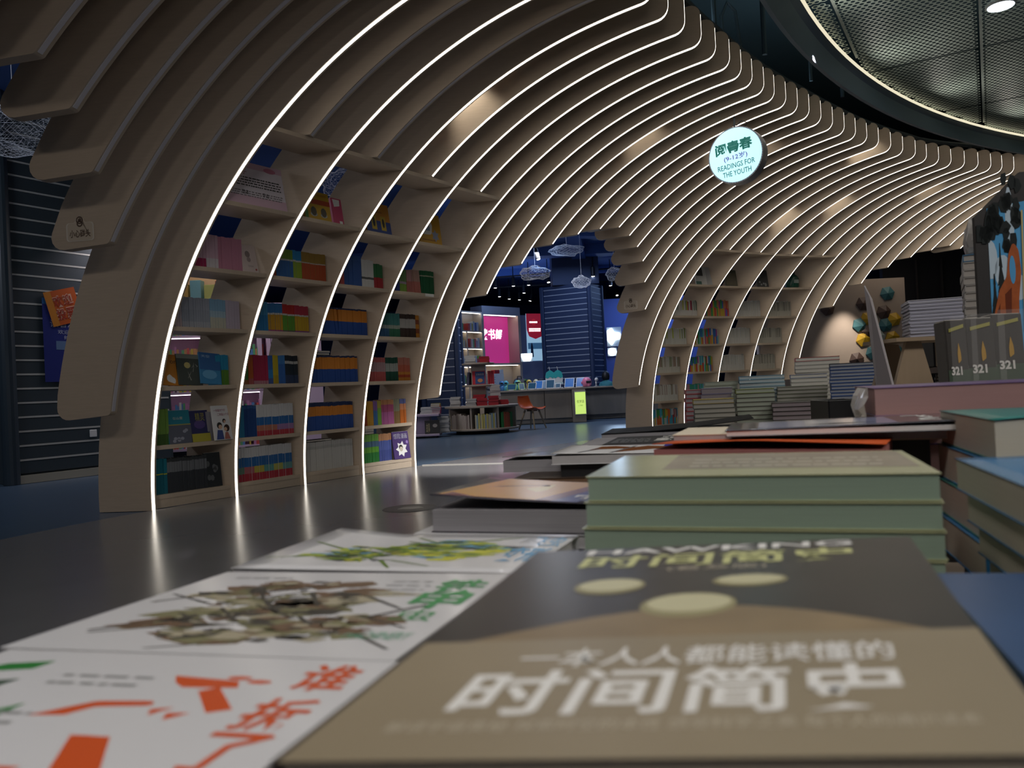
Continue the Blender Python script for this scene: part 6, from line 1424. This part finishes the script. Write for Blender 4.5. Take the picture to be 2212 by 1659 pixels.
# ------------------------------------------------------------------ tall paperback stacks on the farther table
def pgm(name, c): return M('pages_' + name, c, .8, noise=.2, nscale=40, stretch=(.3, .3, 50))
PG = {'grey': pgm('stack_grey', (.36, .35, .31)), 'sage': pgm('stack_sage', (.36, .40, .33)), 'white': pgm('stack_white', (.62, .60, .54)), 'blue': pgm('stack_blue', (.33, .36, .42)), 'mauve': pgm('stack_mauve', (.28, .24, .26)), 'pale': pgm('stack_pale', (.45, .52, .54))}
def pile(px0, px1, ytop, Y, h, pg, cover, words, top=None, d=.19, z0=ZT, rot=.04, n=None):
    c0 = pd((px0 + px1) / 2, ytop, Y); view = Vector((c0.x, c0.y, 0)); dist = view.dot(Vector((C_F.x, C_F.y, 0))); view.normalize()
    w = (px1 - px0) * dist / F_PX * .985 * math.cos(math.atan2(c0.x, c0.y)); zt_ = c0.z; r0 = -math.atan2(c0.x, c0.y) + rot
    n = n or max(1, int(round((zt_ - z0) / h))); h = (zt_ - z0) / n
    for i in range(n):
        ax = rotz(r0 + rnd.uniform(-.02, .02)); c = c0 + view * (d / 2)
        cv = top if (top and i == n - 1) else cover
        simple_book((c.x + rnd.uniform(-.003, .003), c.y, z0 + h * (i + .5)), (w, d, h - .0006), cv, ax, 'paperback', pg, ('%s, %s' % (words, 'the topmost' if i == n - 1 else 'one below the top')), words, 'paperback', 1)
CG = K(.12, .12, .10); CBL = K(.03, .08, .25)
pile(1495, 1585, 862, 3.95, .022, PG['grey'], CG, 'grey-edged paperback in the stack with a mustard cover', K(.30, .22, .03))
pile(1587, 1672, 840, 4.05, .023, PG['sage'], CG, 'sage-edged paperback in the stack with a green cover', K(.16, .20, .03))
pile(1665, 1766, 869, 3.85, .020, PG['mauve'], K(.06, .05, .05), 'mauve-grey edged paperback in the low front stack')
pile(1675, 1786, 834, 4.25, .019, PG['grey'], K(.16, .17, .12), 'grey-edged paperback in the middle stack')
pile(1594, 1694, 811, 4.45, .021, PG['pale'], K(.2, .34, .42), 'pale blue edged paperback in the back stack', K(.12, .3, .45))
pile(1788, 1906, 783, 3.80, .0155, PG['blue'], CBL, 'blue-grey edged paperback in the tallest front stack', K(.05, .05, .06), .22)
pile(1705, 1786, 808, 4.5, .022, PG['white'], K(.5, .5, .45), 'white-edged paperback under the blue cover', CBL, .17)
pile(1714, 1812, 771, 4.75, .022, PG['white'], K(.45, .44, .4), 'white-edged paperback in the tall back stack', K(.4, .05, .05))
pile(1519, 1592, 824, 4.55, .022, PG['sage'], K(.3, .32, .25), 'sage-edged paperback in the back left stack')
pile(1478, 1520, 842, 4.3, .024, PG['mauve'], K(.35, .05, .06), 'red-covered paperback in the narrow left stack')
pile(1512, 1580, 838, 4.25, .03, PG['mauve'], K(.2, .18, .28), 'lavender book in the low stack behind the mustard cover', None, .17)
tr = pd(1834, 874, 3.3); t = thing('book_tray', 'black plastic tray standing in front of the tallest stack', 'tray', Vector((tr.x, tr.y, ZT)))
b0_ = Vector((tr.x, tr.y + .12, 0)); hz = tr.z + .02 - ZT
TRB = M('tray_black', (.02, .02, .022), .3)
MB().box(b0_ + Zv * (ZT + .006), (.15, .2, .011), TRB).build('base', t)
for nm, off, sz in (('wall', (0, -.1, 0), (.15, .006, hz)), ('wall', (0, .1, 0), (.15, .006, hz)), ('wall', (-.075, 0, 0), (.006, .2, hz)), ('wall', (.075, 0, 0), (.006, .2, hz))): MB().box(b0_ + Vector(off) + Zv * (ZT + hz / 2), sz, TRB, None, .002).build(nm, t)
tk2 = pd(1834, 900, 3.3)
table('display_table', 'small side table under the black tray, between the two book tables', Vector((tr.x - .25, 2.35, 0)), .9, 1.05, ZT)
# open leaning cover, wooden stand, white pile, cartons
LB = [pd(1894, 826, 2.62), pd(1929, 828, 2.50), pd(1881, 640, 2.50), pd(1869, 617, 2.62)]
t = thing('open_cover', 'pale open cover leaning upright beside the wooden stand', 'book', Vector((LB[0].x, LB[0].y, ZT)))
dn = [LB[0] + (LB[0] - LB[3]) * ((LB[0].z - ZT) / (LB[3].z - LB[0].z)), LB[1] + (LB[1] - LB[2]) * ((LB[1].z - ZT) / (LB[2].z - LB[1].z))]
q = [dn[0], dn[1], LB[2], LB[3]]; nn = (q[1] - q[0]).cross(q[3] - q[0]).normalized() * .005
MB().quadprism(q, [p + nn for p in q], M('cover_pale_lilac', (.55, .50, .52), .4)).build('board', t)
q2 = [p - nn * .4 for p in q]; MB().quadprism([p + (sum(q2, Vector()) / 4 - p) * .04 - nn * .3 for p in q2], [p + (sum(q2, Vector()) / 4 - p) * .04 for p in q2], PAPERW).build('endpaper', t)
ST = M('stand_wood', (.36, .27, .18), .45, noise=.1, nscale=8, stretch=(6, 1, 1))
st_ = thing('book_easel', 'tapered wooden stand under the white book pile', 'stand', Vector((pd(1975, 800, 2.55).x, 2.62, ZT)))
for Y, nm in ((2.55, 'front_panel'), (2.70, 'rear_panel')):
    tp = [pd(1958, 738, 2.55), pd(1990, 738, 2.55)]; bt = [pd(1936, 826, 2.55), pd(2016, 826, 2.55)]
    k = (bt[0].z - ZT) / (tp[0].z - bt[0].z); lo2 = [bt[0] + (bt[0] - tp[0]) * k, bt[1] + (bt[1] - tp[1]) * k]
    q = [Vector((p.x, Y, p.z)) for p in (lo2[0], lo2[1], tp[1], tp[0])]; q[0].z = q[1].z = ZT; MB().quadprism(q, [p + Vector((0, .018, 0)) for p in q], ST).build(nm, st_)
zt2 = pd(1958, 738, 2.55).z
MB().box((pd(1974, 738, 2.55).x + .06, 2.64, zt2 + .006), (.26, .24, .012), ST).build('top_board', st_)
pile(1950, 2084, 645, 2.52, .0105, M('pages_lavender', (.50, .50, .60), .75, noise=.12, nscale=40, stretch=(.3, .3, 50)), K(.42, .42, .5), 'lavender-edged paperback in the pile on the wooden stand', K(.5, .5, .55), .17, zt2 + .0125, .16)
def facing(px, py, Y): c = pd(px, py, Y); v = Vector((c.x, c.y, 0)).normalized(); return c, v, (Vector((v.y, -v.x, 0)), v, Zv)
for lab, px0, px1, y0, y1, Y, m in (('black carton behind the wooden stand', 1988, 2018, 735, 792, 3.0, M('carton_black', (.02, .02, .02), .5)), ('brown cardboard carton behind the wooden stand', 2021, 2084, 733, 792, 3.05, M('cardboard', (.22, .17, .12), .7))):
    c, v, ax = facing((px0 + px1) / 2, y1, Y); zt3 = pd((px0 + px1) / 2, y0, Y).z; w = (px1 - px0) * Y / F_PX * ax[0].x
    zb3 = pd(2036, 792, 3.0).z; cc_ = Vector((c.x, c.y, 0)) + v * .12
    t = thing('carton', lab, 'carton', cc_ + Zv * zb3)
    MB().box(cc_ + Zv * ((zb3 + zt3) / 2 + .0005), (w, .22, zt3 - zb3), m, ax, .003).build('box', t); MB().box(cc_ + Zv * (zt3 + .0015), (w + .004, .05, .002), M('tape', (.3, .26, .2), .3), ax).build('tape', t)
c, v, ax = facing(2036, 792, 3.0); shz = c.z; sc3 = Vector((c.x, c.y, 0)) + v * .16 + ax[0] * .02
SDW = M('shelf_dark_wood', (.06, .045, .04), .5)
sh = thing('back_shelf', 'dark low shelf carrying the cartons behind the wooden stand', 'shelf', sc3)
MB().box(sc3 + Zv * (shz - .012), (.30, .34, .022), SDW, ax).build('top', sh)
for dx in (-.135, .135): MB().box(sc3 + ax[0] * dx + Zv * ((shz - .024) / 2), (.025, .33, shz - .025), SDW, ax).build('side', sh)
MB().box(sc3 + Zv * .52, (.24, .33, .02), SDW, ax).build('shelf_board', sh)
pile(2020, 2052, 808, 3.06, .012, PG['grey'], K(.08, .08, .08), 'grey-edged paperback on the dark low shelf', None, .17, .531)
# tall magazine pile, wildlife poster board and wrapped upright books at the right edge
pile(2072, 2190, 545, 1.98, .019, pgm('stack_newsprint', (.42, .39, .36)), K(.4, .38, .36), 'crinkled wrapped magazine in the tall pile at the right edge', K(.06, .16, .28), .2, ZT, .05)
pl_top = pd(2131, 545, 1.98).z
cr_c = pd(2103, 500, 2.02)
cr = thing('wrapped_bundle', 'small crinkled wrapped bundle on top of the tall magazine pile', 'bundle', Vector((cr_c.x, cr_c.y, pl_top)))
fr = random.Random(5); bmx = bmesh.new(); bmesh.ops.create_icosphere(bmx, subdivisions=3, radius=1)
cc = Vector((cr_c.x + .012, cr_c.y, pl_top + .036))
for v in bmx.verts: k = 1 + fr.uniform(-.14, .14); v.co = cc + Vector((v.co.x * .028 * k, v.co.y * .04 * k, max(-.0355, v.co.z * .062 * k)))
obj('bundle', [v.co.copy() for v in bmx.verts], [[w.index for w in f.verts] for f in bmx.faces], M('wrap_grey', (.5, .48, .46), .3), cr); bmx.free()
PB = thing('poster_board', 'large cover board with trees, blue sky and a shaggy orange ape-like figure', 'poster', Vector((pd(2180, 700, 1.62).x, 1.62, ZT)))
xr = pd(2116, 690, 1.62).x
def bmap(u, v, k=0.0): return Vector((xr + .07 + (u - .2) * .36 + 0.0, 1.62 + (u) * .02 - k, ZT + v * .64))
def bmap(u, v, k=0.0): return Vector((xr + u * .36, 1.62 + u * .03 - k, ZT + v * .66))
tl = (pd(2112, 470, 1.62).z - ZT) / .66; tr_ = (pd(2190, 384, 1.62).z - ZT) / .66; ur = (pd(2190, 384, 1.62).x - xr) / .36
outl = [(0, 0), (1, 0), (1, tr_ + .03), (ur + .05, tr_ + .02), (0, tl)]
MB().quadprism([bmap(u, v, 0) for u, v in outl], [bmap(u, v, -.008) for u, v in outl], M('board_edge', (.035, .033, .033), .5)).build('board', PB)
sc_l = .075
def clip_top(u): return tl + (tr_ - tl) * min(1, u / ur) - .01
fp1 = lambda nm, poly, m, k: MB().quadprism([bmap(u, v, k * .4 - .0003) for u, v in poly], [bmap(u, v, k * .4) for u, v in poly], m).build(nm, PB)
fp2 = lambda nm, poly, m, k: fp1(nm, [(max(sc_l, u * .52), .42 + (v - .2) * .68) for u, v in poly], m, k)
fp1('sky', [(sc_l, .2), (.995, .2), (.995, clip_top(.99)), (sc_l, clip_top(sc_l))], M('print_sky', (.10, .36, .66), .25), .0014)
for cx, cy_, rx, ry in ((.16, .58, .08, .09), (.3, .52, .1, .08), (.4, .75, .05, .16), (.46, .45, .12, .06)): fp2('cloud', [(min(max(u, sc_l), .99), v) for u, v in ell(cx, cy_, rx, ry, 14)], M('print_cloud', (.5, .62, .72), .25), .0022)
TRE = M('print_tree', (.025, .03, .03), .3); fr = random.Random(11)
def tree_print(cx, y0, y1, w, n):
    for i in range(n):
        v = y0 + (y1 - y0) * i / n; ww = w * (1.1 - i / n) * fr.uniform(.6, 1.2)
        fp2('tree', [(max(sc_l, cx - ww), v), (cx + ww, v + fr.uniform(-.01, .01)), (cx + ww * .4, v + (y1 - y0) / n * 1.5), (max(sc_l, cx - ww * .5), v + (y1 - y0) / n * 1.4)], TRE, .0030 + .0003 * (i % 3))
tree_print(.27, .22, .64, .07, 14); tree_print(.19, .2, .5, .06, 9)
for i in range(16): u = fr.uniform(.33, .50); v = fr.uniform(.62, .95); fp2('leaf_print', [(u + .05 * math.cos(a_ * 1.05) * fr.uniform(.6, 1.4), v + .035 * math.sin(a_ * 1.05) * fr.uniform(.6, 1.4)) for a_ in range(6)], TRE, .0042)
for i in range(12): u = fr.uniform(.01, .15); v = clip_top(u) - fr.uniform(.02, .09); fp1('leaf_print', [(max(.005, u + .03 * math.cos(a_ * 1.05) * fr.uniform(.6, 1.4)), min(v + .03 * math.sin(a_ * 1.05), clip_top(max(0, u)) - .004)) for a_ in range(6)], TRE, .0045)
APE = M('print_orange_fur', (.38, .10, .03), .4, noise=.4, nscale=60); APD = M('print_fur_dark', (.14, .03, .012), .4)
fp2('figure', fillet([(.10, .20, 0), (.44, .20, 0), (.46, .40, .03), (.50, .52, .04), (.48, .62, .04), (.42, .66, .04), (.36, .60, .03), (.33, .50, .03), (.24, .44, .03), (.16, .32, .03)], 4), APE, .0052)
fp2('gap', ell(.40, .53, .035, .065, 14), M('print_sky', (.10, .36, .66), .25), .0060); fp2('figure_shade', [(.30, .42), (.38, .45), (.36, .30), (.30, .24)], APD, .0060); fp2('figure_shade', [(.20, .34), (.24, .38), (.22, .24), (.19, .24)], APD, .0060)
fp2('bamboo', [(.50, .25), (.525, .25), (.55, .80), (.53, .80)], K(.5, .42, .2), .0064)
for i, (p0, p1, yt) in enumerate(((2058, 2106, 690), (2116, 2182, 684), (2190, 2262, 672))):
    a, b_ = pd(p0, 800, 1.42), pd(p1, 800, 1.42); zz = pd(p0, yt, 1.42).z; w = b_.x - a.x; hgt = zz - ZT
    e = Vector((1, .05, 0)).normalized()
    t = stand_book(Vector(((a.x + b_.x) / 2, 1.42 + .02 * i, ZT + .0005)), w, hgt, .035, M('cover_smoke', (.07, .065, .06), .2), e, '%s dark wrapped book standing upright at the right edge' % ORD[i], lambda th, mp: (patch('fruit', mp, fillet([(.48, .75, .02), (.64, .77, .02), (.62, .82, .02), (.55, .87, .01), (.48, .81, .02)], 3), K(.5, .28, .03), th, .0016), patch('foot_band', mp, rect(0, 0, 1, .715), K(.06, .09, .06), th), text_on('lettering', '321', lambda u, v: mp(u, v, .0022), .12, .685, .62, .735, WHT, th, .04), patch('title', mp, [(.15, .93), (.85, .955), (.85, .975), (.15, .95)], K(.35, .33, .08), th, .0016)), .06)
    fl = MB(); fl.box(Vector(((a.x + b_.x) / 2, 1.42 + .02 * i - .006, ZT + hgt / 2 + .004)), (w + .008, .0008, hgt + .004), FILM, (e, Vector((-e.y, e.x, 0)), Zv)); fl.build('film', t)
